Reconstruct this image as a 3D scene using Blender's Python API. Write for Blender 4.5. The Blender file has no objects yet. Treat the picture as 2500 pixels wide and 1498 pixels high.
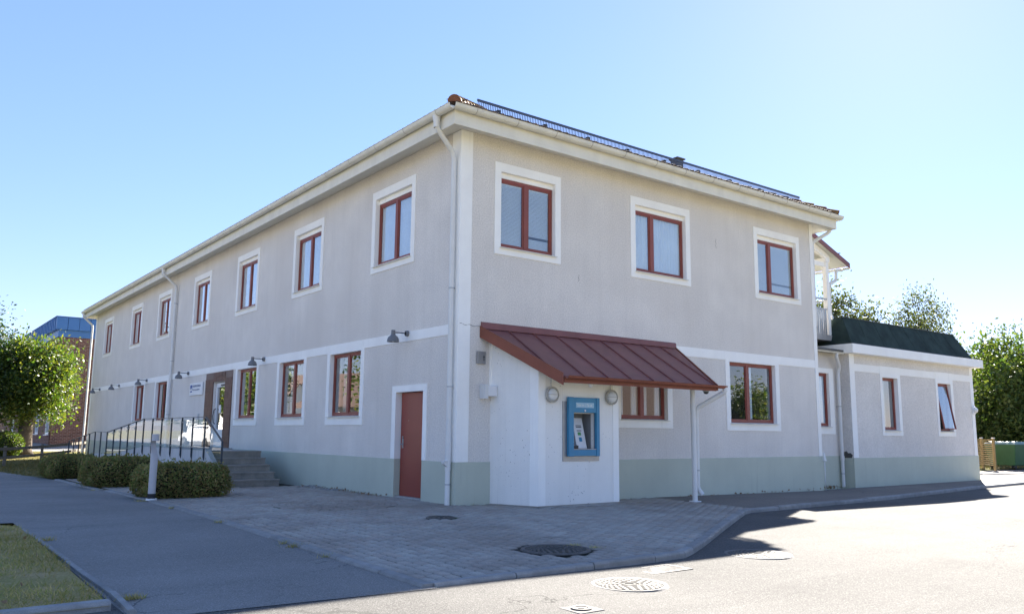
import bpy, bmesh, math, random
import numpy as np
from mathutils import Vector, Matrix

random.seed(11)
rng = np.random.default_rng(11)
SC = bpy.context.scene
COL = SC.collection
R = math.radians

# ------------------------------------------------------------------ camera
cam_d = bpy.data.cameras.new('camera')
cam = bpy.data.objects.new('camera', cam_d)
COL.objects.link(cam)
cam_d.sensor_width = 36.0
cam_d.lens = 28.92
cam_d.clip_start = 0.05
cam_d.clip_end = 4000
_yaw, _pitch, _roll = R(37.2156), R(8.672), R(0.519)
_f = Vector((math.sin(_yaw)*math.cos(_pitch), math.cos(_yaw)*math.cos(_pitch), math.sin(_pitch)))
_r = Vector((math.cos(_yaw), -math.sin(_yaw), 0))
_u = _r.cross(_f)
_r2 = math.cos(_roll)*_r + math.sin(_roll)*_u
_u2 = -math.sin(_roll)*_r + math.cos(_roll)*_u
mw = Matrix((( _r2.x, _u2.x, -_f.x, -8.6424), (_r2.y, _u2.y, -_f.y, -13.0816), (_r2.z, _u2.z, -_f.z, 0.5597), (0, 0, 0, 1)))
cam.matrix_world = mw
SC.camera = cam

# ------------------------------------------------------------------ sky, sun, exposure
SUN_AZ, SUN_EL = 64.0, 30.9          # azimuth clockwise from +Y
W = bpy.data.worlds.new('World')
SC.world = W
W.use_nodes = True
wn = W.node_tree.nodes
wl = W.node_tree.links
bg = wn['Background']
sky = wn.new('ShaderNodeTexSky')
sky.sky_type = 'NISHITA'
sky.sun_disc = False
sky.sun_elevation = R(SUN_EL)
sky.sun_rotation = R(SUN_AZ)
sky.altitude = 0
sky.air_density = 1.0
sky.dust_density = 0.08
sky.ozone_density = 5.0
tint = wn.new('ShaderNodeMixRGB')
tint.blend_type = 'MULTIPLY'
tint.inputs[0].default_value = 1.0
tint.inputs[2].default_value = (0.98, 0.895, 1.06, 1)
gam = wn.new('ShaderNodeGamma')
gam.inputs[1].default_value = 0.6
hsv = wn.new('ShaderNodeHueSaturation')
hsv.inputs['Saturation'].default_value = 1.24
wl.new(sky.outputs[0], gam.inputs[0])
wl.new(gam.outputs[0], hsv.inputs['Color'])
wl.new(hsv.outputs[0], tint.inputs[1])
wl.new(tint.outputs[0], bg.inputs[0])
bg.inputs[1].default_value = 0.075
sun_d = bpy.data.lights.new('sun', 'SUN')
sun_d.energy = 5.0
sun_d.angle = R(0.5)
sun_d.color = (1.0, 0.94, 0.85)
sun = bpy.data.objects.new('sun', sun_d)
COL.objects.link(sun)
_s = Vector((math.sin(R(SUN_AZ))*math.cos(R(SUN_EL)), math.cos(R(SUN_AZ))*math.cos(R(SUN_EL)), math.sin(R(SUN_EL))))
sun.rotation_euler = _s.to_track_quat('Z', 'Y').to_euler()
sun.location = (30, 20, 40)
SC.view_settings.view_transform = 'Standard'
SC.view_settings.look = 'None'
SC.view_settings.gamma = 1.0
SC.view_settings.exposure = 2.6
SC.render.engine = 'CYCLES'
SC.cycles.max_bounces = 8
SC.cycles.transparent_max_bounces = 24

# ------------------------------------------------------------------ ground height
def g(x, y):
    z = -0.78 - 0.0115*min(max(x, 0), 12) + 0.014*max(min(y, 0), -30)
    if y > 5: z += -0.22*min(1, (y-5)/25)
    if y > 30: z += 0.55*min(1, (y-30)/22)
    return z
def sstep(a, b, t):
    t = min(1, max(0, (t-a)/(b-a))); return t*t*(3-2*t)
def road_off(x, y): return -.03-.045*sstep(-4.5, -.5, x)
def path_off(x, y):
    k = 1-sstep(-6.2, -3, y)
    return -.026*(1-k)+(road_off(x, y)+.005)*k
ROAD = -0.075
PATH = -0.026

# ------------------------------------------------------------------ builders
ORG = {}
class MB:
    def __init__(self, T=None):
        self.v = []; self.f = []; self.T = T
    def add(self, vs, fs):
        o = len(self.v)
        if self.T: vs = [self.T(*p) for p in vs]
        self.v += [tuple(p) for p in vs]
        self.f += [tuple(i+o for i in q) for q in fs]
        return self
    def box(self, x0, x1, y0, y1, z0, z1):
        return self.add([(x0,y0,z0),(x1,y0,z0),(x1,y1,z0),(x0,y1,z0),(x0,y0,z1),(x1,y0,z1),(x1,y1,z1),(x0,y1,z1)],
                        [(0,3,2,1),(4,5,6,7),(0,1,5,4),(1,2,6,5),(2,3,7,6),(3,0,4,7)])
    def hexa(self, p):       # 8 points: 4 bottom, 4 top
        return self.add(p, [(0,3,2,1),(4,5,6,7),(0,1,5,4),(1,2,6,5),(2,3,7,6),(3,0,4,7)])
    def prism(self, pts, a, b):  # pts: list of 3d base points; a,b: offset vectors
        n = len(pts)
        lo = [tuple(Vector(p)+Vector(a)) for p in pts]; hi = [tuple(Vector(p)+Vector(b)) for p in pts]
        return self.add(lo+hi, [tuple(range(n-1,-1,-1)), tuple(range(n, 2*n))]+[(i,(i+1)%n,n+(i+1)%n,n+i) for i in range(n)])
    def tube(self, path, r, n=10, cap=True):
        pts = [Vector(p) for p in path]
        rs = r if isinstance(r, (list, tuple)) else [r]*len(pts)
        vs = []; fs = []
        prev = None
        for i, p in enumerate(pts):
            d = (pts[min(i+1, len(pts)-1)] - pts[max(i-1, 0)]).normalized()
            if prev is None:
                a = d.cross(Vector((0, 0, 1)))
                if a.length < 1e-3: a = d.cross(Vector((0, 1, 0)))
            else:
                a = prev - d*prev.dot(d)
            a.normalize(); prev = a
            b = d.cross(a)
            for k in range(n):
                t = 2*math.pi*k/n
                vs.append(tuple(p + (a*math.cos(t) + b*math.sin(t))*rs[i]))
        m = len(pts)
        for i in range(m-1):
            for k in range(n):
                fs.append((i*n+k, i*n+(k+1) % n, (i+1)*n+(k+1) % n, (i+1)*n+k))
        if cap:
            fs.append(tuple(range(n-1, -1, -1))); fs.append(tuple(range((m-1)*n, m*n)))
        return self.add(vs, fs)
    def lathe(self, c, prof, n=20, axis='z', a0=0, a1=2*math.pi):
        vs = []; fs = []
        full = abs(a1-a0-2*math.pi) < 1e-6
        cnt = n if full else n+1
        for r, h in prof:
            for k in range(cnt):
                t = a0+(a1-a0)*k/n
                if axis == 'z': vs.append((c[0]+r*math.cos(t), c[1]+r*math.sin(t), c[2]+h))
                elif axis == 'y': vs.append((c[0]+r*math.cos(t), c[1]+h, c[2]+r*math.sin(t)))
                else: vs.append((c[0]+h, c[1]+r*math.cos(t), c[2]+r*math.sin(t)))
        for i in range(len(prof)-1):
            for k in range(n if full else cnt-1):
                k2 = (k+1) % cnt
                fs.append((i*cnt+k, i*cnt+k2, (i+1)*cnt+k2, (i+1)*cnt+k))
        return self.add(vs, fs)
    def build(self, name, mat, parent=None, smooth=False, bevel=0.0, recalc=True, auto=False):
        return mkobj(name, self.v, self.f, mat, parent, smooth, bevel, recalc, auto)

def mkobj(name, v, f, mat, parent=None, smooth=False, bevel=0.0, recalc=True, auto=False):
    org = ORG.get(parent, Vector((0, 0, 0))) if parent else Vector((0, 0, 0))
    me = bpy.data.meshes.new(name)
    me.from_pydata([(p[0]-org.x, p[1]-org.y, p[2]-org.z) for p in v], [], f)
    if recalc:
        bm = bmesh.new(); bm.from_mesh(me)
        bmesh.ops.recalc_face_normals(bm, faces=bm.faces)
        bm.to_mesh(me); bm.free()
    me.materials.append(mat)
    if smooth: me.polygons.foreach_set('use_smooth', [True]*len(me.polygons))
    o = bpy.data.objects.new(name, me)
    COL.objects.link(o)
    if parent:
        o.parent = parent; ORG[o] = org
    else:
        ORG[o] = Vector((0, 0, 0))
    if bevel:
        md = o.modifiers.new('bevel', 'BEVEL'); md.width = bevel; md.segments = 2; md.limit_method = 'ANGLE'
    if auto:
        md = o.modifiers.new('es', 'EDGE_SPLIT'); md.split_angle = R(40)
    return o

def thing(name, label, cat, loc, group=None):
    o = bpy.data.objects.new(name, None)
    o.empty_display_size = 0.2
    COL.objects.link(o)
    o.location = loc
    o['label'] = label; o['category'] = cat
    if group: o['group'] = group
    ORG[o] = Vector(loc)
    return o
def tag(o, label, cat, group=None):
    o['label'] = label; o['category'] = cat
    if group: o['group'] = group
    return o
def struct(o):
    o['kind'] = 'structure'; return o
def piece(name, me, parent, M4):
    """object sharing a mesh; M4 is in world space"""
    o = bpy.data.objects.new(name, me)
    COL.objects.link(o)
    o.parent = parent
    org = ORG[parent]
    m = M4.copy(); m.translation = m.translation - org
    o.matrix_local = m
    ORG[o] = org
    return o
def np_mesh(name, V, F, mat, parent=None, smooth=False):
    """V (n,3), F (m,k) constant k"""
    org = ORG.get(parent, Vector((0, 0, 0))) if parent else Vector((0, 0, 0))
    V = np.asarray(V, dtype=np.float32) - np.array(org, dtype=np.float32)
    F = np.asarray(F, dtype=np.int32)
    me = bpy.data.meshes.new(name)
    me.vertices.add(len(V)); me.vertices.foreach_set('co', V.ravel())
    m, k = F.shape
    me.loops.add(m*k); me.loops.foreach_set('vertex_index', F.ravel())
    me.polygons.add(m)
    me.polygons.foreach_set('loop_start', np.arange(0, m*k, k, dtype=np.int32))
    me.polygons.foreach_set('loop_total', np.full(m, k, dtype=np.int32))
    me.update(calc_edges=True)
    me.materials.append(mat)
    if smooth: me.polygons.foreach_set('use_smooth', [True]*m)
    o = bpy.data.objects.new(name, me)
    COL.objects.link(o)
    if parent: o.parent = parent
    ORG[o] = org
    return o

# ------------------------------------------------------------------ materials
def nodes(name):
    m = bpy.data.materials.new(name); m.use_nodes = True
    nt = m.node_tree
    return m, nt, nt.nodes, nt.links, nt.nodes['Principled BSDF']
def pos_vec(N, L, scale=None):
    gnode = N.new('ShaderNodeNewGeometry')
    out = gnode.outputs['Position']
    if scale:
        mp = N.new('ShaderNodeMapping'); mp.inputs['Scale'].default_value = scale
        L.new(out, mp.inputs['Vector']); out = mp.outputs['Vector']
    return out
def noise(N, L, vec, scale, detail=4, rough=.55):
    t = N.new('ShaderNodeTexNoise'); t.inputs['Scale'].default_value = scale
    t.inputs['Detail'].default_value = detail; t.inputs['Roughness'].default_value = rough
    L.new(vec, t.inputs['Vector']); return t.outputs['Fac']
def ramp(N, L, fac, a, b, lo=0.0, hi=1.0):
    mr = N.new('ShaderNodeMapRange'); mr.inputs[1].default_value = a; mr.inputs[2].default_value = b
    mr.inputs[3].default_value = lo; mr.inputs[4].default_value = hi
    L.new(fac, mr.inputs[0]); return mr.outputs[0]
def mixc(N, L, fac, c1, c2, mode='MIX'):
    mx = N.new('ShaderNodeMixRGB'); mx.blend_type = mode
    if isinstance(fac, (int, float)): mx.inputs[0].default_value = fac
    else: L.new(fac, mx.inputs[0])
    for i, c in ((1, c1), (2, c2)):
        if isinstance(c, tuple): mx.inputs[i].default_value = (*c[:3], 1)
        else: L.new(c, mx.inputs[i])
    return mx.outputs[0]
def sc(c, k): return tuple(min(1, x*k) for x in c)
def bump(N, L, P, h, strength, dist):
    b = N.new('ShaderNodeBump'); b.inputs['Strength'].default_value = strength; b.inputs['Distance'].default_value = dist
    L.new(h, b.inputs['Height']); L.new(b.outputs[0], P.inputs['Normal'])
def vmath(N, L, op, a, b):
    m = N.new('ShaderNodeMath'); m.operation = op
    for i, q in ((0, a), (1, b)):
        if isinstance(q, (int, float)): m.inputs[i].default_value = q
        else: L.new(q, m.inputs[i])
    return m.outputs[0]

def mat(name, col, rough=.6, var=.12, vs=1.5, grain=.0, gs=90, bmp=0, bs=120, bd=.003, metal=0, spec=.4, streak=0, dots=0, tint=None, rnd=0, streakscale=(3, 3, .18)):
    m, nt, N, L, P = nodes(name)
    p = pos_vec(N, L)
    c = mixc(N, L, ramp(N, L, noise(N, L, p, vs, 5, .6), .3, .7), sc(col, 1-var), sc(col, 1+var))
    if tint:
        c = mixc(N, L, ramp(N, L, noise(N, L, p, vs*.45, 3), .42, .68), c, tint)
    if streak:
        ps = pos_vec(N, L, streakscale)
        c = mixc(N, L, ramp(N, L, noise(N, L, ps, 1.0, 5, .6), .48, .75, 0, streak), c, sc(col, .45))
    if streak and dots:
        pd = pos_vec(N, L, (13, 13, .42))
        dm_ = vmath(N, L, 'MULTIPLY', ramp(N, L, noise(N, L, pd, 1.0, 4, .65), .60, .78, 0, .34), ramp(N, L, noise(N, L, p, .55, 2), .45, .6))
        c = mixc(N, L, dm_, c, sc(col, .5))
    if grain:
        c = mixc(N, L, ramp(N, L, noise(N, L, p, gs, 3, .7), .3, .7, 0, 1), mixc(N, L, 1.0, c, (1-grain,)*3, 'MULTIPLY'), c)
    if dots:
        v = N.new('ShaderNodeTexVoronoi'); v.inputs['Scale'].default_value = 15
        L.new(p, v.inputs['Vector'])
        rr = ramp(N, L, noise(N, L, p, 1.1, 3), .40, .70, 0.0, .17*dots)
        k = vmath(N, L, 'LESS_THAN', v.outputs['Distance'], rr)
        c = mixc(N, L, vmath(N, L, 'MULTIPLY', k, .8), c, (.06, .055, .05))
    if rnd:
        oi = N.new('ShaderNodeObjectInfo')
        c = mixc(N, L, 1.0, c, ramp(N, L, oi.outputs['Random'], 0, 1, 1-rnd, 1.0), 'MULTIPLY')
    L.new(c, P.inputs['Base Color'])
    P.inputs['Roughness'].default_value = rough
    P.inputs['Metallic'].default_value = metal
    P.inputs['Specular IOR Level'].default_value = spec
    if bmp: bump(N, L, P, noise(N, L, p, bs, 4, .6), bmp, bd)
    return m

def isl_mat(name, cols, rough=.75, trans=0.0, tcol=None, spec=.25, nscale=None):
    """random colour per mesh island; optional translucency"""
    m, nt, N, L, P = nodes(name)
    gm = N.new('ShaderNodeNewGeometry')
    cr = N.new('ShaderNodeValToRGB')
    cr.color_ramp.elements[0].color = (*cols[0], 1); cr.color_ramp.elements[1].color = (*cols[-1], 1)
    for i, c in enumerate(cols[1:-1]):
        e = cr.color_ramp.elements.new((i+1)/(len(cols)-1)); e.color = (*c, 1)
    L.new(gm.outputs['Random Per Island'], cr.inputs[0])
    col = cr.outputs[0]
    if nscale:
        p = pos_vec(N, L)
        col = mixc(N, L, ramp(N, L, noise(N, L, p, nscale, 4), .35, .65), mixc(N, L, 1.0, col, (.62, .6, .6), 'MULTIPLY'), col)
    L.new(col, P.inputs['Base Color'])
    P.inputs['Roughness'].default_value = rough
    P.inputs['Specular IOR Level'].default_value = spec
    if trans:
        tr = N.new('ShaderNodeBsdfTranslucent')
        L.new(mixc(N, L, 1.0, col, tcol or (1.6, 1.6, .7), 'MULTIPLY'), tr.inputs[0])
        ms = N.new('ShaderNodeMixShader'); ms.inputs[0].default_value = trans
        L.new(P.outputs[0], ms.inputs[1]); L.new(tr.outputs[0], ms.inputs[2])
        L.new(ms.outputs[0], N['Material Output'].inputs['Surface'])
    return m

def glass_mat(name, ior=1.52, boost=1.7, tint=(.86, .9, .9), rough=0.0):
    m, nt, N, L, P = nodes(name)
    fr = N.new('ShaderNodeFresnel'); fr.inputs[0].default_value = ior
    k = N.new('ShaderNodeMath'); k.operation = 'MULTIPLY'; k.inputs[1].default_value = boost; k.use_clamp = True
    gb = N.new('ShaderNodeNewGeometry')
    L.new(vmath(N, L, 'MULTIPLY', fr.outputs[0], vmath(N, L, 'SUBTRACT', 1.0, gb.outputs['Backfacing'])), k.inputs[0])
    t = N.new('ShaderNodeBsdfTransparent'); t.inputs[0].default_value = (*tint, 1)
    gl = N.new('ShaderNodeBsdfGlossy'); gl.inputs['Roughness'].default_value = rough
    pw = noise(N, L, pos_vec(N, L), 1.4, 2)
    b = N.new('ShaderNodeBump'); b.inputs['Strength'].default_value = .12; b.inputs['Distance'].default_value = .012
    L.new(pw, b.inputs['Height']); L.new(b.outputs[0], gl.inputs['Normal'])
    ms = N.new('ShaderNodeMixShader')
    L.new(k.outputs[0], ms.inputs[0]); L.new(t.outputs[0], ms.inputs[1]); L.new(gl.outputs[0], ms.inputs[2])
    L.new(ms.outputs[0], N['Material Output'].inputs['Surface'])
    return m

m_stucco = mat('stucco', (.87, .82, .755), .92, .06, 1.1, .3, 38, .8, 55, .006, spec=.15, streak=.09, dots=.35, tint=(.81, .755, .69), streakscale=(5, 5, .22))
m_trim = mat('white_trim', (.965, .945, .90), .8, .05, 1.2, .05, 80, .2, 90, .002, spec=.2, streak=.06, dots=.35)
m_plinth = mat('plinth_paint', (.535, .565, .465), .75, .06, .8, .07, 100, .3, 110, .002, spec=.25, streak=.06, dots=.3)
m_red = mat('window_red', (.265, .068, .048), .45, .1, 3, .1, 60, spec=.45)
m_door = mat('door_red', (.285, .06, .04), .42, .07, 2, .08, 70, .1, 30, .002, spec=.45)
m_canopy = mat('canopy_sheet', (.225, .085, .076), .5, .13, 2.2, .12, 90, .15, 9, .004, spec=.4, streak=.15)
m_canopy_edge = mat('canopy_edge', (.25, .078, .046), .55, .12, 3, .1, 90, spec=.35, streak=.2)
m_gutter = mat('gutter_paint', (.73, .715, .64), .45, .08, 2, .06, 60, spec=.4, streak=.22)
m_jointline = mat('gutter_joint', (.36, .34, .29), .6, .3, 9)
m_pipe = mat('pipe_paint', (.73, .73, .71), .42, .05, 2, .04, 60, spec=.4, streak=.12)
m_soffit = mat('soffit_paint', (.72, .70, .63), .75, .07, 1.5, .06, 60, spec=.2)
m_tile = mat('roof_tile', (.12, .085, .075), .8, .3, 6, .25, 40, .4, 60, .004, spec=.2, rnd=.4)
m_ridge = mat('ridge_tile', (.20, .085, .052), .8, .25, 9, .25, 40, .4, 60, .004, spec=.2, tint=(.34, .21, .06), rnd=.2)
m_guard = mat('guard_metal', (.10, .11, .13), .4, .1, 4, metal=.6)
m_dark = mat('dark_metal', (.05, .052, .055), .5, .15, 4)
m_vent = mat('vent_metal', (.13, .13, .13), .6, .15, 4)
m_concrete = mat('concrete', (.45, .435, .41), .9, .2, 2.5, .22, 70, .4, 60, .004, spec=.2, streak=.5)
m_step = mat('step_concrete', (.30, .28, .245), .9, .22, 3, .25, 60, .4, 60, .004, spec=.2, streak=.4)
m_cwhite = mat('painted_concrete', (.58, .58, .57), .85, .08, 1.5, .1, 80, .3, 80, .003, spec=.2, streak=.45, streakscale=(5, 5, .3))
m_granite = mat('granite', (.34, .335, .32), .85, .18, 5, .35, 160, .4, 110, .004, spec=.3, rnd=.2)
m_galv = mat('galvanised', (.42, .44, .46), .45, .1, 4, metal=.5)
m_lampgrey = mat('lamp_grey', (.17, .175, .185), .5, .06, 4, spec=.4)
m_glass = glass_mat('pane_glass', 1.52, 3.6, (.9, .93, .94))
m_railglass = glass_mat('rail_glass', 1.52, 1.05, (.90, .95, .95))
m_rail = mat('rail_paint', (.045, .06, .075), .4, .1, 4)
m_blind = mat('blind_slat', (.88, .92, .96), .5, .03, 3)
m_curtain = mat('curtain', (.84, .89, .96), .9, .05, 3)  # blue tint puts the sky reflected in the panes into the cloth
m_vblind = mat('vertical_blind', (.55, .56, .52), .9, .08, 3)
m_inside = mat('interior', (.45, .44, .41), .9, .2, .7)
m_atm = mat('atm_blue', (.045, .235, .40), .4, .05, 4, spec=.45)
m_atmgrey = mat('atm_grey', (.25, .255, .26), .45, .06, 4)
m_atmdark = mat('atm_dark', (.03, .032, .04), .35, .1, 4)
m_steel = mat('steel', (.36, .36, .37), .38, .1, 6, metal=.7)
m_white = mat('white_paint', (.78, .785, .79), .45, .03, 3)
m_signblue = mat('sign_blue', (.03, .09, .32), .5, .04, 3)
m_signtext = mat('sign_text', (.06, .11, .24), .5, .03, 3)
m_opal = mat('opal_glass', (.72, .72, .70), .25, .05, 5, spec=.5)
m_brass = mat('aged_ring', (.45, .43, .38), .5, .15, 6)
m_portal = mat('portal_tile', (.155, .068, .05), .5, .15, 4, .12, 60, spec=.35, rnd=.25)
m_bollard = mat('bollard_paint', (.47, .46, .47), .5, .05, 3)
m_roofing = mat('roofing_felt', (.04, .062, .055), .95, .35, 2, .35, 120, .7, 140, .006, spec=.15)
m_wood = mat('weathered_wood', (.23, .20, .165), .85, .25, 5, .3, 40, .4, 50, .004, spec=.15)
m_newwood = mat('pressure_wood', (.34, .24, .11), .8, .15, 5, .15, 50, spec=.2)
m_bark = mat('bark', (.13, .105, .085), .95, .35, 4, .4, 30, .9, 22, .02, spec=.1)
m_birchbark = mat('birch_bark', (.5, .48, .45), .9, .3, 4, .3, 30)
m_bin = mat('bin_green', (.05, .13, .06), .45, .08, 3, spec=.4)
m_binlid = mat('bin_lid', (.20, .28, .22), .4, .06, 3, spec=.45)
m_rubber = mat('rubber', (.025, .025, .025), .8, .2, 5)
m_iron = mat('cast_iron', (.13, .12, .11), .75, .25, 9, .3, 60, .3, 70, .003, spec=.25)
m_blue = mat('blue_sheet', (.055, .17, .40), .45, .05, 1, spec=.4)
m_mould = mat('mould', (.10, .095, .085), .95, .3, 9)

def road_mat(name, col, stone, rough, spec, wear):
    m, nt, N, L, P = nodes(name)
    p = pos_vec(N, L)
    c = mixc(N, L, ramp(N, L, noise(N, L, p, .35, 5, .6), .3, .7), sc(col, .80), sc(col, 1.15))
    ptr = pos_vec(N, L, (.12, 1.3, 1))
    c = mixc(N, L, ramp(N, L, noise(N, L, ptr, 1.0, 4, .6), .45, .7, 0, .5), c, sc(col, .72))
    c = mixc(N, L, ramp(N, L, noise(N, L, p, 70, 3, .7), .35, .7), mixc(N, L, 1.0, c, (.6, .6, .6), 'MULTIPLY'), c)
    v = N.new('ShaderNodeTexVoronoi'); v.inputs['Scale'].default_value = 130
    L.new(p, v.inputs['Vector'])
    k = ramp(N, L, v.outputs['Color'], .62, .92, 0, .5)
    c = mixc(N, L, k, c, stone)
    # oil spots and patches
    c = mixc(N, L, ramp(N, L, noise(N, L, p, 1.1, 4, .6), .6, .78, 0, wear), c, sc(col, .55))
    # thin cracks
    vc = N.new('ShaderNodeTexVoronoi'); vc.feature = 'DISTANCE_TO_EDGE'; vc.inputs['Scale'].default_value = .22
    wv = N.new('ShaderNodeVectorMath'); wv.operation = 'MULTIPLY_ADD'
    nz = N.new('ShaderNodeTexNoise'); nz.inputs['Scale'].default_value = 1.2; nz.inputs['Detail'].default_value = 6
    L.new(p, nz.inputs['Vector'])
    L.new(nz.outputs['Color'], wv.inputs[0]); wv.inputs[1].default_value = (1.6, 1.6, 0); L.new(p, wv.inputs[2])
    L.new(wv.outputs[0], vc.inputs['Vector'])
    cr = vmath(N, L, 'LESS_THAN', vc.outputs['Distance'], .0018)
    cr = vmath(N, L, 'MULTIPLY', cr, ramp(N, L, noise(N, L, p, .3, 2), .45, .55, 0, .7))
    c = mixc(N, L, cr, c, sc(col, .3))
    L.new(c, P.inputs['Base Color'])
    P.inputs['Roughness'].default_value = rough
    P.inputs['Specular IOR Level'].default_value = spec
    bump(N, L, P, vmath(N, L, 'ADD', noise(N, L, p, 110, 3, .7), v.outputs['Distance']), .55, .006)
    return m
m_road = road_mat('road_asphalt', (.138, .132, .123), (.32, .31, .29), .95, .12, .45)
m_path = road_mat('path_asphalt', (.29, .278, .258), (.48, .47, .445), .9, .25, .4)
m_walk = road_mat('walk_asphalt', (.25, .22, .19), (.22, .21, .2), .85, .3, .5)
m_joint = mat('joint_sand', (.03, .028, .022), .95, .3, 6, .3, 90, .5, 90, .004, tint=(.06, .075, .035))

def paver_mat(name, isl):
    m, nt, N, L, P = nodes(name)
    p = pos_vec(N, L)
    if isl:
        gm = N.new('ShaderNodeNewGeometry'); r = gm.outputs['Random Per Island']
    else:
        oi = N.new('ShaderNodeObjectInfo'); r = oi.outputs['Random']
    cr = N.new('ShaderNodeValToRGB'); cr.color_ramp.interpolation = 'LINEAR'
    cols = [(.36, .33, .29), (.43, .395, .345), (.425, .365, .31), (.47, .435, .38), (.39, .36, .315)]
    cr.color_ramp.elements[0].color = (*cols[0], 1); cr.color_ramp.elements[1].color = (*cols[-1], 1)
    for i, c in enumerate(cols[1:-1]):
        e = cr.color_ramp.elements.new((i+1)/4); e.color = (*c, 1)
    L.new(r, cr.inputs[0])
    c = mixc(N, L, ramp(N, L, noise(N, L, p, .55, 4, .6), .42, .64, 0, .6), cr.outputs[0], (.26, .21, .17))
    c = mixc(N, L, ramp(N, L, noise(N, L, p, 90, 3, .7), .3, .7), mixc(N, L, 1.0, c, (.68, .68, .68), 'MULTIPLY'), c)
    c = mixc(N, L, ramp(N, L, noise(N, L, p, 2.2, 4, .65), .58, .8, 0, .45), c, (.15, .145, .115))
    L.new(c, P.inputs['Base Color'])
    P.inputs['Roughness'].default_value = .85
    P.inputs['Specular IOR Level'].default_value = .3
    bump(N, L, P, noise(N, L, p, 90, 3, .7), .4, .004)
    return m
m_paver = paver_mat('paver', False)
m_paver_i = paver_mat('paver_islands', True)

def grass_ground(name, a, b, c3):
    m, nt, N, L, P = nodes(name)
    p = pos_vec(N, L)
    c = mixc(N, L, ramp(N, L, noise(N, L, p, .8, 5, .65), .38, .62), a, b)
    c = mixc(N, L, ramp(N, L, noise(N, L, p, 3.0, 4, .65), .52, .7), c, c3)
    c = mixc(N, L, ramp(N, L, noise(N, L, p, 60, 3, .7), .3, .7), mixc(N, L, 1.0, c, (.5, .5, .5), 'MULTIPLY'), c)
    L.new(c, P.inputs['Base Color']); P.inputs['Roughness'].default_value = .95
    P.inputs['Specular IOR Level'].default_value = .1
    bump(N, L, P, noise(N, L, p, 45, 4, .7), .8, .03)
    return m
m_lawn = grass_ground('lawn_soil', (.38, .34, .13), (.52, .40, .19), (.58, .44, .24))
m_farlawn = grass_ground('dry_lawn', (.17, .165, .06), (.27, .225, .10), (.15, .16, .055))
m_groundm = grass_ground('ground_grass', (.30, .28, .14), (.40, .35, .20), (.33, .30, .16))
m_blade = isl_mat('grass_blade', [(.22, .27, .075), (.38, .35, .12), (.54, .42, .19), (.66, .50, .28)], .8, .35, (1.3, 1.4, .7), .15, 1.1)
m_dryblade = isl_mat('dry_grass_blade', [(.10, .11, .03), (.19, .155, .06), (.26, .20, .09)], .8, .35, (1.2, 1.2, .8), .15)
m_maple = isl_mat('maple_leaf', [(.03, .06, .016), (.055, .092, .024), (.08, .11, .03), (.12, .135, .04)], .6, .3, (1.7, 1.8, .6), .3)
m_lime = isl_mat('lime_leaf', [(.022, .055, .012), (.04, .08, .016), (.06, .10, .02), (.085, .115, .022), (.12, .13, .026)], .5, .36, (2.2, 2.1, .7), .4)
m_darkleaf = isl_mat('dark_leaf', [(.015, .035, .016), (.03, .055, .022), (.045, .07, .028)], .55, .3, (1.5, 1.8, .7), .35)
m_birch = isl_mat('birch_leaf', [(.03, .045, .018), (.055, .07, .03), (.085, .09, .035)], .55, .35, (1.7, 1.7, .7), .35)
m_pine = isl_mat('pine_needle', [(.014, .032, .018), (.028, .05, .028), (.04, .062, .03)], .6, .2, (1.4, 1.6, .7), .25)
m_hedge = isl_mat('hedge_leaf', [(.15, .215, .055), (.25, .275, .085), (.33, .285, .105), (.40, .27, .125)], .7, .25, (1.2, 1.3, .7), .25, 2.0)
m_hedgecore = mat('hedge_core', (.05, .045, .028), .95, .4, 12, .4, 40, 1, 30, .05, spec=.05)
m_litter = isl_mat('dry_leaf', [(.2, .13, .06), (.3, .2, .11), (.24, .15, .1)], .8)

def brick_mat():
    m, nt, N, L, P = nodes('brown_brick')
    gm = N.new('ShaderNodeNewGeometry')
    sx = N.new('ShaderNodeSeparateXYZ'); L.new(gm.outputs['Position'], sx.inputs[0])
    cb = N.new('ShaderNodeCombineXYZ')
    L.new(vmath(N, L, 'ADD', sx.outputs[0], sx.outputs[1]), cb.inputs[0]); L.new(sx.outputs[2], cb.inputs[1])
    b = N.new('ShaderNodeTexBrick')
    b.inputs['Scale'].default_value = 1; b.inputs['Brick Width'].default_value = .27; b.inputs['Row Height'].default_value = .1
    b.inputs['Mortar Size'].default_value = .009
    b.inputs['Color1'].default_value = (.14, .058, .038, 1); b.inputs['Color2'].default_value = (.24, .105, .07, 1)
    b.inputs['Mortar'].default_value = (.40, .33, .27, 1)
    L.new(cb.outputs[0], b.inputs['Vector'])
    c = mixc(N, L, ramp(N, L, noise(N, L, gm.outputs['Position'], 5, 4), .3, .7), mixc(N, L, 1.0, b.outputs[0], (.75, .75, .75), 'MULTIPLY'), b.outputs[0])
    L.new(c, P.inputs['Base Color']); P.inputs['Roughness'].default_value = .9
    iv = vmath(N, L, 'SUBTRACT', 1.0, b.outputs['Fac'])
    bump(N, L, P, iv, .8, .01)
    return m
m_brick = brick_mat()

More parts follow.
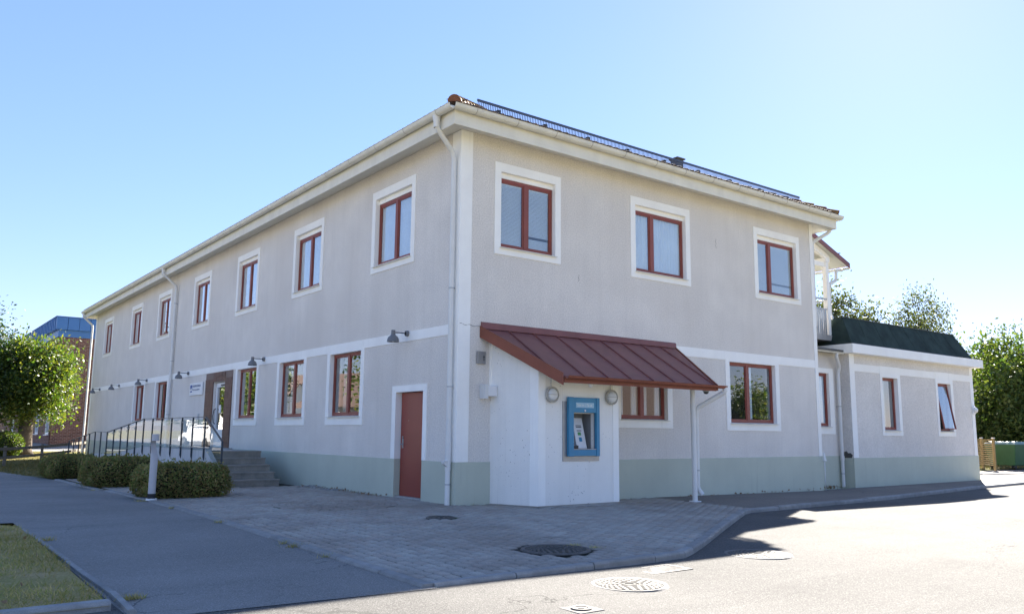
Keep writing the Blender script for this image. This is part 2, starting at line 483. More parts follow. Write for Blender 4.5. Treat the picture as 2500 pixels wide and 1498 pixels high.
# ------------------------------------------------------------------ ground sheets
KX = [-8, -6.5, -5.5, -4.5, -3.5, -2.5, -1.5, -.5, 0, 12]; KY = [-30, -6.2, -4.6, -3, 0, 5, 30, 52]
def sheet(name, poly, off, mat_, maxlen=None, parent=None):
    bm = bmesh.new()
    bm.faces.new([bm.verts.new((x, y, 0)) for x, y in poly])
    for k in KX: bmesh.ops.bisect_plane(bm, geom=bm.verts[:]+bm.edges[:]+bm.faces[:], plane_co=(k, 0, 0), plane_no=(1, 0, 0))
    for k in KY: bmesh.ops.bisect_plane(bm, geom=bm.verts[:]+bm.edges[:]+bm.faces[:], plane_co=(0, k, 0), plane_no=(0, 1, 0))
    bmesh.ops.triangulate(bm, faces=bm.faces[:])
    for v in bm.verts: v.co.z = g(v.co.x, v.co.y) + (off(v.co.x, v.co.y) if callable(off) else off)
    for f in bm.faces:
        f.normal_update()
        if f.normal.z < 0: f.normal_flip()
    me = bpy.data.meshes.new(name); bm.to_mesh(me); bm.free()
    me.materials.append(mat_)
    o = bpy.data.objects.new(name, me); COL.objects.link(o)
    if parent: o.parent = parent
    ORG[o] = Vector((0, 0, 0))
    return o
struct(sheet('ground', [(-900, -900), (900, -900), (900, 900), (-900, 900)], -.14, m_groundm))
struct(sheet('road', [(-160, -15.5), (160, -15.5), (160, 1.2), (-160, -4.2)], road_off, m_road))
struct(sheet('path', [(-60, 1.15), (-6.95, 1.15), (-6.95, -6.05), (-4.3, -6.25), (-4.3, 8), (-4.55, 14), (-5.3, 23.0), (-9, 29), (-60, 40)], path_off, m_path))
lawn = struct(sheet('lawn', [(-30, -5.42), (-7.02, -5.62), (-6.98, -2), (-7.0, .2), (-7.4, 1.0), (-30, 1.05)], .01, m_lawn))
struct(sheet('far_lawn', [(-4.62, 13.6), (-5.36, 23.0), (-9.06, 29.1), (-12, 40), (-1.5, 41.5), (4, 41.5), (4, 34.6), (0.02, 34.6), (0.02, 27.5), (-2, 27.5), (-2, 13.6)], -.03, m_farlawn))
struct(sheet('yard_asphalt', [(-30, 41.5), (40, 41.5), (40, 60), (-30, 90)], -.03, m_path))

# pavement: paved corner (pavers), asphalt walk to the right
KERB = [(-4.30, -6.20), (-3.3, -6.17), (-2.2, -6.15), (-1.2, -6.13), (-.62, -6.08), (-.25, -5.9), (.25, -5.62), (.95, -5.2), (1.9, -4.62), (2.9, -4.02), (3.9, -3.42), (4.75, -2.92), (5.15, -2.76), (6.2, -2.66), (7.6, -2.5), (9, -2.34), (10.45, -2.17), (12.4, -1.95), (14.4, -1.72), (16.4, -1.5), (18.4, -1.28), (20.4, -1.16), (22.3, -1.04), (25, -.9), (30, -.7), (40, -.4), (60, .2)]
pav = struct(sheet('pavement', [(-4.30, -6.1)]+[(x, y+.1) for x, y in KERB[1:13]]+[(5.3, 0.05), (-.05, .05), (-.05, 16), (-4.5, 16), (-4.3, 8)], -.016, m_joint))
walk = struct(sheet('sidewalk', [(x, y+.1) for x, y in KERB[12:]]+[(60, 4.0), (31, 3.6), (22.5, 3.2), (22.5, .2), (5.3, .05)], -.002, m_walk))
struct(sheet('bin_lawn', [(22.5, 3.25), (31, 3.65), (60, 4.05), (120, 8), (120, 60), (22.5, 60)], .015, m_farlawn))

# kerb stones, each a piece
def kerb_run(pts, parent, w, h0, h1, name='kerb_stone', gap=.012, mt=m_granite, drop=None):
    for i in range(len(pts)-1):
        a = Vector((*pts[i], 0)); b = Vector((*pts[i+1], 0))
        d = (b-a); ln = d.length; d.normalize()
        n = Vector((-d.y, d.x, 0))
        a2 = a+d*gap*.5; b2 = b-d*gap*.5
        jt = random.uniform(-.008, .008)
        q = []
        za = g(a.x, a.y)+jt; zb = g(b.x, b.y)+jt
        ta = h1*(drop(a) if drop else 1); tb = h1*(drop(b) if drop else 1)
        for (p, z, t) in ((a2, za, ta), (b2, zb, tb)):
            q.append([(p.x, p.y, z-h0), (p.x, p.y, z+t-.025), (*(p+n*.02).to_2d(), z+t), (*(p+n*w).to_2d(), z+t), (*(p+n*w).to_2d(), z-h0)])
        v = q[0]+q[1]
        fs = [(0, 1, 2, 3, 4), (9, 8, 7, 6, 5)]+[(k, (k+1) % 5, 5+(k+1) % 5, 5+k) for k in range(5)]
        mb = MB(); mb.add(v, fs)
        mb.build(name, mt, parent, bevel=.006)
kerb_run(KERB, pav, .125, .3, .009)
kerb_run([(-4.43, y) for y in [-6.17, -5.3, -4.3, -3.3, -2.3, -1.3, -.3, .7, 1.7, 2.7, 3.7, 4.7, 5.7, 6.7, 7.7]][::-1], pav, .13, .25, .004, 'edging_stone')
kerb_run([(-4.55-.0*k, y) for k, y in enumerate([7.75, 8.75, 9.75, 10.75, 11.75, 12.75, 13.7])][::-1], pav, .13, .25, .004, 'edging_stone')
# lawn kerb: road side and path side
kerb_run([(-16.6+1.2*k, -5.53-.02*k*.5) for k in range(9)], lawn, .13, .3, .045)
kerb_run([(-6.86, -5.85), (-6.83, -5.0), (-6.85, -4.0), (-6.86, -3.0), (-6.88, -2.0), (-6.9, -1.0), (-6.93, 0), (-7.15, .75), (-7.75, 1.12), (-8.9, 1.16), (-10, 1.17), (-11.2, 1.18)], lawn, .075, .25, .004, 'edging_stone')
# second kerb behind the annex drive
kerb_run([(23.5, 2.5), (26, 2.0), (29, 1.5), (33, 1.2), (38, 1.0)][::-1], walk, .12, .1, .05)

# ------------------------------------------------------------------ pavers
def paver_shape(lx, ly, h=.02):
    c = .022
    a, b = lx/2, ly/2
    v = [(-a, -b, -h), (a, -b, -h), (a, b, -h), (-a, b, -h), (-a, -b, -.013), (a, -b, -.013), (a, b, -.013), (-a, b, -.013),
         (-a+c, -b+c, 0), (a-c, -b+c, 0), (a-c, b-c, 0), (-a+c, b-c, 0)]
    f = [(8, 9, 10, 11)]+[(i, (i+1) % 4, 4+(i+1) % 4, 4+i) for i in range(4)]+[(4+i, 4+(i+1) % 4, 8+(i+1) % 4, 8+i) for i in range(4)]
    return v, f
PX, PY = .150, .190
pv, pf = paver_shape(PX-.021, PY-.021)
pmesh = bpy.data.meshes.new('paver'); pmesh.from_pydata(pv, [], pf); pmesh.materials.append(m_paver)
CIRC = (-1.75, 1.35, 1.15)
HOLES = [(-1.89, -5.12, .40), (-1.28, -1.52, .18), (*CIRC[:2], CIRC[2]-.08)]
KPOLY = [(x, y+.145) for x, y in KERB[:13]]
def kerb_y(x):
    for (a, b), (c, d) in zip(KPOLY[:-1], KPOLY[1:]):
        if a <= x <= c: return b+(d-b)*(x-a)/(c-a)
    return KPOLY[0][1] if x < KPOLY[0][0] else KPOLY[-1][1]
kiosk_poly = [(.78, 0.1), (1.17, -1.02), (3.26, -1.02), (3.26, 0.1)]
def in_poly(x, y, P):
    s = False; j = len(P)-1
    for i in range(len(P)):
        if (P[i][1] > y) != (P[j][1] > y) and x < (P[j][0]-P[i][0])*(y-P[i][1])/(P[j][1]-P[i][1])+P[i][0]: s = not s
        j = i
    return s
HEDGES = [(-4.42, -2.74, 4.05, 5.45, .63), (-4.58, -2.95, 8.5, 10.1, .66), (-4.66, -3.3, 13.9, 16.2, .62)]
cells = []
nx = int(9.7/PX)
for i in range(nx):
    x = -4.29+PX*(i+.5)
    ymin = kerb_y(x)
    ymax = 0.0 if x > 0 else (7.0 if x > -1.95 else 13.6)
    y = -6.1+(.5*PY if i % 2 else 0)+random.uniform(-.01, .01)
    while y < ymax:
        ok = (y-PY/2 > ymin-(.16 if x > -.7 else .11)) and y+PY/2 < ymax+.06 and x < 5.25
        for hx, hy, hr in HOLES:
            if math.hypot(x-hx, y-hy) < hr+.07: ok = False
        if in_poly(x, y, kiosk_poly): ok = False
        if math.hypot(x-5.39, y+1.14) < .12: ok = False
        for h in HEDGES:
            if h[0]+.3 < x < h[1]-.3 and h[2]+.3 < y < h[3]-.3: ok = False
        if ok: cells.append((x, y))
        y += PY
cells.sort(key=lambda c: (c[0]+8.64)**2+(c[1]+13.08)**2)
for x, y in cells[:300]:
    M4 = Matrix.Translation((x+random.uniform(-.002, .002), y+random.uniform(-.003, .003), g(x, y)+random.uniform(-.003, .003))) @ Matrix.Rotation(random.uniform(-.012, .012), 4, 'Z') @ Matrix.Rotation(random.uniform(-.009, .009), 4, 'X') @ Matrix.Rotation(random.uniform(-.009, .009), 4, 'Y')
    piece('paver', pmesh, pav, M4)
BV = np.array(pv); BF = np.array(pf)
rest = np.array(cells[300:])
n = len(rest)
Vv = np.repeat(BV[None], n, 0)
ang = rng.normal(0, .008, n); ca, sa = np.cos(ang), np.sin(ang)
X = Vv[:, :, 0]*ca[:, None]-Vv[:, :, 1]*sa[:, None]+rest[:, 0, None]
Y = Vv[:, :, 0]*sa[:, None]+Vv[:, :, 1]*ca[:, None]+rest[:, 1, None]
zz = np.array([g(x, y) for x, y in rest])+rng.uniform(-.003, .003, n)
Z = Vv[:, :, 2]+zz[:, None]+Vv[:, :, 0]*rng.normal(0, .007, n)[:, None]+Vv[:, :, 1]*rng.normal(0, .007, n)[:, None]
FF = (BF[None]+(np.arange(n)*12)[:, None, None]).reshape(-1, 4)
o = np_mesh('pavers', np.stack([X, Y, Z], -1).reshape(-1, 3), FF, m_paver_i, pav); o['kind'] = 'stuff'
# ring of setts
mb = MB()
cx, cy, cr_ = CIRC
rr = .07
while rr < cr_:
    cnt = max(6, int(2*math.pi*rr/.13))
    for k in range(cnt):
        t = 2*math.pi*(k+random.uniform(-.08, .08)+.5*(int(rr*10) % 2))/cnt
        w = 2*math.pi/cnt*.5*.92
        r0, r1 = rr-.052, rr+.052
        z = g(cx, cy)+random.uniform(-.006, .004)
        P4 = [(cx+r*math.cos(a), cy+r*math.sin(a)) for r, a in ((max(.01, r0), t-w), (r1, t-w), (r1, t+w), (max(.01, r0), t+w))]
        c0 = (sum(p[0] for p in P4)/4, sum(p[1] for p in P4)/4)
        top = [(p[0]*.9+c0[0]*.1, p[1]*.9+c0[1]*.1, z+.004) for p in P4]
        mb.add([(p[0], p[1], z-.02) for p in P4]+top, [(4, 5, 6, 7), (0, 1, 5, 4), (1, 2, 6, 5), (2, 3, 7, 6), (3, 0, 4, 7)])
    rr += .112
o = mb.build('sett_ring', m_paver_i, pav); o['kind'] = 'stuff'

# ------------------------------------------------------------------ main building
HB = thing('office_building', 'two-storey grey rendered corner building with white trim, red windows and tiled hip roof', 'building', (0, 0, -.78))
FR = lambda u, n_, z: (u, -n_, z)
FL = lambda u, n_, z: (-n_, u, z)
def FY(y0): return lambda u, n_, z: (u, y0-n_, z)
def wall_mesh(F, u0, u1, z0, z1, holes, depth=.3):
    us = sorted(set([u0, u1]+[h[0] for h in holes]+[h[1] for h in holes]))
    zs = sorted(set([z0, z1]+[h[2] for h in holes]+[h[3] for h in holes]))
    mb = MB(F)
    for i in range(len(us)-1):
        for j in range(len(zs)-1):
            cu, cz = (us[i]+us[i+1])/2, (zs[j]+zs[j+1])/2
            if any(h[0] < cu < h[1] and h[2] < cz < h[3] for h in holes): continue
            for nn in (0, -depth):
                mb.add([(us[i], nn, zs[j]), (us[i+1], nn, zs[j]), (us[i+1], nn, zs[j+1]), (us[i], nn, zs[j+1])], [(0, 1, 2, 3)])
    for h in holes:
        a, b, c, d = h
        for q in ([(a, 0, c), (a, 0, d), (a, -depth, d), (a, -depth, c)], [(b, 0, c), (b, 0, d), (b, -depth, d), (b, -depth, c)],
                  [(a, 0, c), (b, 0, c), (b, -depth, c), (a, -depth, c)], [(a, 0, d), (b, 0, d), (b, -depth, d), (a, -depth, d)]):
            mb.add(q, [(0, 1, 2, 3)])
    return mb

def window(parent, F, u0, u1, z0, z1, split=.5, head=.11, sur=(.15, .15, .18, .14), cover='curtain', tilt=0, panes=2, sillproj=.05, fw=.055, dep=.10, label=None):
    """u0..z1: opening in the wall. red frame recessed, white surround, sill, panes, cover behind."""
    zt = z1-head
    fr = MB(F)
    n0, n1 = -dep-.05, -dep+.012
    inner = []
    lean = (lambda z: math.tan(tilt)*(z-z0)) if tilt else (lambda z: 0)
    def bx(m, a, b, na, nb, c, d):
        m.hexa([(a, na+0, c), (b, na, c), (b, nb, c), (a, nb, c), (a, na, d), (b, na, d), (b, nb, d), (a, nb, d)])
    bx(fr, u0+.012, u0+fw, n0, n1, z0+.03, zt-.004)
    bx(fr, u1-fw, u1-.012, n0, n1, z0+.03, zt-.004)
    bx(fr, u0+fw, u1-fw, n0, n1, zt-.06, zt-.004)
    bx(fr, u0+fw, u1-fw, n0, n1, z0+.03, z0+.085)
    a, b = u0+fw, u1-fw
    zb, zt2 = z0+.085, zt-.06
    if panes == 2:
        mw_ = .055
        um = a+(b-a)*split
        bx(fr, um-mw_, um+mw_, n0, n1+.004, zb, zt2)
        spans = [(a, um-mw_), (um+mw_, b)]
    else:
        spans = [(a, b)]
    win = fr.build('window', m_red, parent, bevel=.004)
    if label: win['label'] = label
    for (p, q) in spans:
        sash = MB(F)
        sw = .03
        for (c, d, e, f_) in ((p, p+sw, zb, zt2), (q-sw, q, zb, zt2), (p+sw, q-sw, zb, zb+sw), (p+sw, q-sw, zt2-sw, zt2)):
            if tilt:
                def ln(z): return .02+math.tan(tilt)*(zt2-z)*-1+0
                sash.hexa([(c, n1-.03+math.tan(tilt)*(zt2-e), e), (d, n1-.03+math.tan(tilt)*(zt2-e), e), (d, n1+.02+math.tan(tilt)*(zt2-e), e), (c, n1+.02+math.tan(tilt)*(zt2-e), e),
                           (c, n1-.03+math.tan(tilt)*(zt2-f_), f_), (d, n1-.03+math.tan(tilt)*(zt2-f_), f_), (d, n1+.02+math.tan(tilt)*(zt2-f_), f_), (c, n1+.02+math.tan(tilt)*(zt2-f_), f_)])
            else:
                bx(sash, c, d, n0+.012, n1-.012, e, f_)
        sash.build('sash', m_red if (tilt or panes == 1) else m_red, win)
        pn = MB(F)
        if tilt:
            k = math.tan(tilt)
            e, f_ = zb+sw, zt2-sw
            pn.hexa([(p+sw, n1-.01+k*(zt2-e), e), (q-sw, n1-.01+k*(zt2-e), e), (q-sw, n1-.004+k*(zt2-e), e), (p+sw, n1-.004+k*(zt2-e), e),
                     (p+sw, n1-.01+k*(zt2-f_), f_), (q-sw, n1-.01+k*(zt2-f_), f_), (q-sw, n1-.004+k*(zt2-f_), f_), (p+sw, n1-.004+k*(zt2-f_), f_)])
        else:
            bx(pn, p+sw, q-sw, -dep-.022, -dep-.016, zb+sw, zt2-sw)
        pn.build('pane', m_glass, win)
        # what hangs behind the glass
        if cover == 'blind':
            bl = MB(F)
            z = zt2-sw-.02
            gapz = zb+(zt2-zb)*.2
            bl.box(p+sw, q-sw, -dep-.06, -dep-.03, zt2-sw-.025, zt2-sw)
            while z > zb+sw:
                t = .0135
                if not (p > a+.3 and abs(z-gapz) < .018):
                    bl.hexa([(p+sw, -dep-.052, z+t), (q-sw, -dep-.052, z+t), (q-sw, -dep-.034, z-t-.0015), (p+sw, -dep-.034, z-t-.0015),
                             (p+sw, -dep-.052, z+t+.0015), (q-sw, -dep-.052, z+t+.0015), (q-sw, -dep-.034, z-t), (p+sw, -dep-.034, z-t)])
                z -= .028
            o_ = bl.build('venetian_blind', m_blind, win, recalc=False); o_['kind'] = 'stuff'
        elif cover in ('curtain', 'vertical', 'side', 'gap'):
            cu = MB(F)
            rngs = {'curtain': [(p+sw*.3, q-sw*.3)], 'vertical': [(p+sw*.3, p+(q-p)*.55)], 'side': [(p+sw, p+(q-p)*.22)], 'gap': [(p+sw, p+(q-p)*.30), (p+(q-p)*.66, q-sw)]}[cover]
            for (s, e) in rngs:
                N_ = max(4, int((e-s)/.02))
                dd = .06 if cover != 'vertical' else .11
                pr_ = [(s+(e-s)*k/N_, -dep-dd+.018*math.sin(k*1.35)+.008*math.sin(k*.41)) for k in range(N_+1)]
                vs = [(u_, n_, zb-.02) for u_, n_ in pr_]+[(u_, n_, zt2+.02) for u_, n_ in pr_]
                vs += [(u_, n_-.004, zb-.02) for u_, n_ in pr_]+[(u_, n_-.004, zt2+.02) for u_, n_ in pr_]
                K = N_+1
                cu.add(vs, [(k, k+1, K+k+1, K+k) for k in range(N_)]+[(2*K+k, 2*K+k+1, 3*K+k+1, 3*K+k) for k in range(N_)])
            cu.build('curtain', m_vblind if cover == 'vertical' else m_curtain, win, smooth=False, recalc=False)
    if head > 0:
        MB(F).box(u0+.003, u1-.003, -dep-.06, -dep+.03, zt, z1-.004).build('head_board', m_trim, win, bevel=.003)
    l, r_, t_, b_ = sur
    s = MB(F)
    th = .018
    if t_ > 0: s.box(u0-l, u1+r_, 0.0005, th, z1, z1+t_)
    zt_s = z1
    s.box(u0-l, u0, 0.0005, th, z0, zt_s); s.box(u1, u1+r_, 0.0005, th, z0, zt_s)
    s.box(u0-l, u1+r_, 0.0005, th, z0-b_, z0)
    # plastered reveals
    s.box(u0+.0005, u0+.005, -.16, th-.001, z0+.005, z1-.005); s.box(u1-.005, u1-.0005, -.16, th-.001, z0+.005, z1-.005)
    s.box(u0+.0055, u1-.0055, -.16, th-.001, z1-.005, z1-.0005); s.box(u0+.0055, u1-.0055, -.16, th-.001, z0+.0005, z0+.005)
    s.build('surround', m_trim, win)
    si = MB(F)
    si.hexa([(u0-.02, -dep+.014, z0+.012), (u1+.02, -dep+.014, z0+.012), (u1+.02, th+sillproj, z0-.012), (u0-.02, th+sillproj, z0-.012),
             (u0-.02, -dep+.014, z0+.03), (u1+.02, -dep+.014, z0+.03), (u1+.02, th+sillproj, z0+.006), (u0-.02, th+sillproj, z0+.006)])
    si.build('sill', m_gutter, win)
    return win

UZ0, UZ1 = 4.245, 5.84
RUP = [(.975, 2.425, .5, 'blind'), (4.85, 6.60, .36, 'curtain'), (9.44, 11.19, .36, 'blind')]
LUP = [(c-.82, c+.82) for c in (2.69, 7.28, 11.83, 16.4, 21.26, 25.78, 31.47)]
RGR = [(4.32, 5.84, .86, 2.34, .5, 'gap'), (8.12, 10.02, .83, 2.37, .44, 'side')]
LGR = [(3.98, 5.62, 'vertical'), (7.2, 8.86, 'vertical'), (10.6, 12.24, 'vertical'), (20.1, 21.72, 'vertical'), (23.62, 25.2, 'vertical')]
LG0, LG1 = .89, 2.40
hr = [(a, b, UZ0, UZ1) for a, b, s_, c_ in RUP]+[(a, b, c, d) for a, b, c, d, e, f_ in RGR]
hl = [(a, b, UZ0, UZ1) for a, b in LUP]+[(a, b, LG0, LG1) for a, b, c in LGR]+[(1.19, 2.30, -1.2, 1.38), (13.32, 14.48, -.02, 2.10)]
wall_mesh(FR, 0, 12, -1.3, 6.56, hr).build('wall', m_stucco, HB, recalc=False)
wall_mesh(FL, 0.0, 34.7, -1.3, 6.56, hl).build('wall', m_stucco, HB, recalc=False)
MB().box(11.7, 12, .31, 34.7, -1.3, 6.56).build('wall', m_stucco, HB)
MB().box(.31, 11.69, 34.4, 34.7, -1.3, 6.56).build('wall', m_stucco, HB)
for z in (-.05, 2.75, 6.4):
    MB().box(.31, 11.69, .31, 34.39, z-.1, z).build('floor_slab', m_inside, HB)
MB().box(.31, 11.69, 8.6, 8.75, -.05, 6.3).build('inner_wall', m_inside, HB)
MB().box(4.2, 4.35, .31, 34, -.05, 6.3).build('inner_wall', m_inside, HB)
# trim
def plate(F, name, boxes, m_, parent, n1=.014, bev=.003):
    for a, b, c, d in boxes: o_ = MB(F).box(a, b, .0005, n1, c, d).build(name, m_, parent, bevel=bev)
    return o_
plate(FR, 'corner_pilaster', [(-.012, .27, .002, 6.5)], m_trim, HB, .016)
plate(FL, 'corner_pilaster', [(.0, .30, .002, 6.5)], m_trim, HB, .012)
plate(FR, 'corner_pilaster', [(11.87, 12.02, .002, 6.5)], m_trim, HB, .016)
plate(FL, 'corner_pilaster', [(34.45, 34.7, .002, 6.5)], m_trim, HB, .016)
plate(FR, 'string_band', [(5.9, 7.97, 2.40, 2.62), (7.97, 10.18, 2.45, 2.62), (10.18, 11.87, 2.40, 2.62)], m_trim, HB, .013, 0)
bl_ = []
prev = .30
for a, b, c in LGR:
    bl_.append((prev, a-.16, 2.43, 2.63)); bl_.append((a-.16, b+.16, 2.445, 2.63)); prev = b+.16
bl_.append((prev, 34.45, 2.43, 2.63))
plate(FL, 'string_band', bl_, m_trim, HB, .013, 0)
plate(FR, 'plinth', [(-.02, .78, -1.3, 0), (3.26, 12.02, -1.3, 0)], m_plinth, HB, .022, .004)
plate(FL, 'plinth', [(0, 1.19, -1.3, 0), (2.30, 34.7, -1.3, 0)], m_plinth, HB, .02, .004)
for a, b, s_, c_ in RUP: window(HB, FR, a, b, UZ0, UZ1, s_, cover=c_)
for i, (a, b) in enumerate(LUP): window(HB, FL, a, b, UZ0, UZ1, .5, cover='curtain')
for a, b, c, d, s_, c_ in RGR: window(HB, FR, a, b, c, d, s_, head=0, sur=(.15, .16, .08, .17), cover=c_)
for a, b, c_ in LGR: window(HB, FL, a, b, LG0, LG1, .5, head=0, sur=(.16, .16, .045, .19), cover=c_)

# steel door at the side
dm = MB(FL); dm.box(1.2, 2.27, -.16, -.11, g(0, 1.5)+.03, 1.365)
dr = dm.build('door', m_door, HB, bevel=.004); dr['label'] = 'plain red steel door'
MB(FL).box(1.19, 2.3, -.2, -.02, -1.2, g(0, 1.5)+.028).build('threshold', m_concrete, dr)
hd = MB(FL); hd.box(2.14, 2.20, -.109, -.10, .22, .42); hd.tube([(2.17, -.10, .30), (2.17, -.05, .30), (2.06, -.05, .30)], .01, 8)
hd.lathe((0, 0, 0), [(0, 0)], 3) if False else None
hd.build('handle', m_steel, dr)
lk = MB(FL); lk.box(2.15, 2.19, -.109, -.095, .43, .47); lk.box(1.95, 1.965, -.109, -.104, .78, .795); lk.build('lock', m_steel, dr)
for z in (-.45, .35, 1.12): MB(FL).tube([(1.215, -.1, z-.05), (1.215, -.1, z+.05)], .012, 8).build('hinge', m_steel, dr)
ds = MB(FL)
ds.box(1.05, 1.19, .0005, .024, .003, 1.38); ds.box(2.30, 2.46, .0005, .024, .003, 1.38); ds.box(1.05, 2.46, .0005, .024, 1.38, 1.51)
ds.box(1.1905, 1.195, -.14, .023, 0.003, 1.375); ds.box(2.295, 2.2995, -.14, .023, 0.003, 1.375); ds.box(1.196, 2.294, -.14, .023, 1.3755, 1.3795)
ds.build('surround', m_trim, dr)
dp = MB(FL); dp.box(1.1905, 1.195, -.14, .019, -1.2, -.002); dp.box(2.295, 2.2995, -.14, .019, -1.2, -.002); dp.build('plinth_reveal', m_plinth, dr)

# tiled entrance portal with glazed door
pt = MB(FL); pt.box(12.66, 13.31, .0005, .016, -.1, 2.42); pt.box(14.49, 15.3, .0005, .016, -.1, 2.42); pt.box(13.31, 14.49, .0005, .016, 2.11, 2.42)
portal = pt.build('door_portal', mat('portal_mortar', (.23, .17, .14), .9), HB)
def tile_at(a, b, c, d):
    MB(FL).box(a, b, .0165, .03+random.uniform(0, .003), c, d).build('tile', m_portal, portal, bevel=.003)
rowh = .23
for k in range(11):
    z = -.09+k*rowh
    if z+rowh > 2.43: break
    for (a, b) in ((12.66, 13.31), (14.49, 15.3)):
        cut = a+(b-a)*(.5 if k % 2 else .26)
        tile_at(a+.004, cut-.004, z+.004, z+rowh-.004); tile_at(cut+.004, b-.004, z+.004, z+rowh-.004)
for k in range(4):
    a = 13.31+k*.295
    tile_at(a+.004, a+.291, 2.115, 2.26); tile_at(a+.004, a+.291, 2.268, 2.415)
ed = MB(FL)
for a, b, c, d in ((13.33, 13.45, .01, 2.08), (14.35, 14.47, .01, 2.08), (13.45, 14.35, 1.94, 2.08), (13.45, 14.35, .01, .14), (13.45, 14.35, .48, .58)):
    ed.box(a, b, -.13, -.08, c, d)
ed.box(13.45, 14.35, -.12, -.10, .14, .48)
edo = ed.build('door', m_white, HB, bevel=.003); edo['label'] = 'white framed glazed entrance door'
MB(FL).box(13.45, 14.35, -.11, -.102, .58, 1.94).build('pane', m_glass, edo)
MB(FL).box(13.95, 14.15, -.099, -.096, 1.1, 1.36).build('notice', m_white, edo)
MB(FL).box(13.5, 13.95, -.078, -.05, 1.97, 2.02).build('door_closer', m_dark, edo)
hn = MB(FL); hn.tube([(14.39, -.08, .75), (14.39, -.02, .8), (14.39, .01, 1.0), (14.39, -.02, 1.2), (14.39, -.08, 1.25)], .014, 8); hn.build('handle', m_dark, edo, smooth=True)
# small panel by the door
MB(FL).box(15.85, 15.97, .001, .03, .75, 1.1).build('meter_hatch', m_cwhite, HB, bevel=.004)

# eaves
OV = .47
ex0, ex1, ey0, ey1 = -OV, 12+OV, -OV, 34.7+OV
so = MB()
zi, zo = 6.515, 6.375
ring_i = [(.0, .0), (12, 0), (12, 34.7), (0, 34.7)]; ring_o = [(ex0, ey0), (ex1, ey0), (ex1, ey1), (ex0, ey1)]
for k in range(4):
    a, b, c, d = ring_i[k], ring_i[(k+1) % 4], ring_o[(k+1) % 4], ring_o[k]
    ii = lambda p: (min(max(p[0], .02), 11.98), min(max(p[1], .02), 34.68))
    so.hexa([(*ii(a), zi), (*ii(b), zi), (*c, zo), (*d, zo), (*ii(a), zi+.05), (*ii(b), zi+.05), (*c, zo+.05), (*d, zo+.05)])
so.build('soffit', m_soffit, HB)
fa = MB()
t = .025
for (a, b, c, d) in ((ex0-t, ex1+t, ey0-t, ey0), (ex0-t, ex1+t, ey1, ey1+t), (ex0-t, ex0, ey0, ey1), (ex1, ex1+t, ey0, ey1)):
    fa.box(a, b, c, d, zo-.015, 6.66)
fa.build('fascia', mat('fascia_cream', (.77, .745, .66), .7, .06, 2, .05, 60, spec=.25, streak=.12), HB, bevel=.004)
# half-round gutters
gr_ = .092
go = OV+.025+gr_+.006
gz = 6.70
def gutter(p0, p1, out, name='gutter', parent=HB, r=gr_, m_=m_gutter, joints=1.0, ring='gutter_bracket'):
    p0 = Vector(p0); p1 = Vector(p1); d = (p1-p0); ln = d.length; d.normalize(); out = Vector(out)
    prof = []
    for k in range(9):
        t_ = math.pi*(k/8)
        prof.append(out*(-math.cos(t_)*-1*r if False else math.cos(t_)*r) + Vector((0, 0, -math.sin(t_)*r)))
    prof = [out*.0+prof[0]+out*.012+Vector((0, 0, .006))]+prof
    inner = [q*.9+Vector((0, 0, .002)) for q in prof[1:]][::-1]
    allp = prof+inner
    K = len(allp)
    mb = MB(); mb.add([tuple(p0+q) for q in allp]+[tuple(p1+q) for q in allp], [(k, (k+1) % K, K+(k+1) % K, K+k) for k in range(K)]+[tuple(range(K)), tuple(range(2*K-1, K-1, -1))])
    gt = mb.build(name, m_, parent, smooth=True, auto=True)
    x = .5
    while joints and x < ln:
        c = p0+d*x
        jb = MB()
        pr2 = [q*1.05 for q in prof[1:]]
        K2 = len(pr2)
        jb.add([tuple(c-d*.006+q) for q in pr2]+[tuple(c+d*.006+q) for q in pr2], [(k, k+1, K2+k+1, K2+k) for k in range(K2-1)])
        jb.build(ring, m_jointline if m_ is m_gutter else m_, gt, recalc=False)
        x += joints
    return gt
gutter((-go, -go, gz), (12+go, -go, gz), (0, -1, 0))
gutter((-go, -go-.0, gz-.001), (-go, 34.7+go, gz-.03), (-1, 0, 0), joints=1.25)
gutter((12+go, -go, gz), (12+go, 34.7+go, gz), (1, 0, 0), joints=0)

# roof
TAN = .46
re = OV+.06
rz = 6.735
rx0, rx1, ry0, ry1 = -re, 12+re, -re, 34.7+re
hw = (rx1-rx0)/2
rh = hw*TAN
rv = [(rx0, ry0, rz), (rx1, ry0, rz), (rx1, ry1, rz), (rx0, ry1, rz), (6, ry0+hw, rz+rh), (6, ry1-hw, rz+rh)]
rb = MB(); rb.add(rv, [(0, 1, 4), (1, 2, 5, 4), (2, 3, 5), (3, 0, 4, 5), (0, 3, 2, 1)])
roof = rb.build('roof', m_tile, HB)
ca_, sa_ = math.cos(math.atan(TAN)), math.sin(math.atan(TAN))
TW, TL = .21, .37
prof = []
for k in range(8):
    u_ = k/7
    prof.append((u_*TW*1.05-.005, .022*math.sin(u_*2*math.pi)+.022))
tv = []
for (uu, hh) in prof: tv += [(uu, 0, hh+.02), (uu, TL*1.08, hh), (uu, 0, hh-.004)]
tf = []
for k in range(7):
    a = 3*k; b = a+3
    tf += [(a, b, b+1, a+1), (a+2, b+2, b, a), (a+2, a+1, b+1, b+2)]
tmesh = bpy.data.meshes.new('roof_tile'); tmesh.from_pydata(tv, [], tf); tmesh.materials.append(m_tile)
def slope_matrix(px, py, pz, ux, upx):
    # local x -> ux, local y -> up slope, z -> normal
    n_ = ux.cross(upx)
    return Matrix(((ux.x, upx.x, n_.x, px), (ux.y, upx.y, n_.y, py), (ux.z, upx.z, n_.z, pz), (0, 0, 0, 1)))
up_f = Vector((0, ca_, sa_)); ux_f = Vector((1, 0, 0))
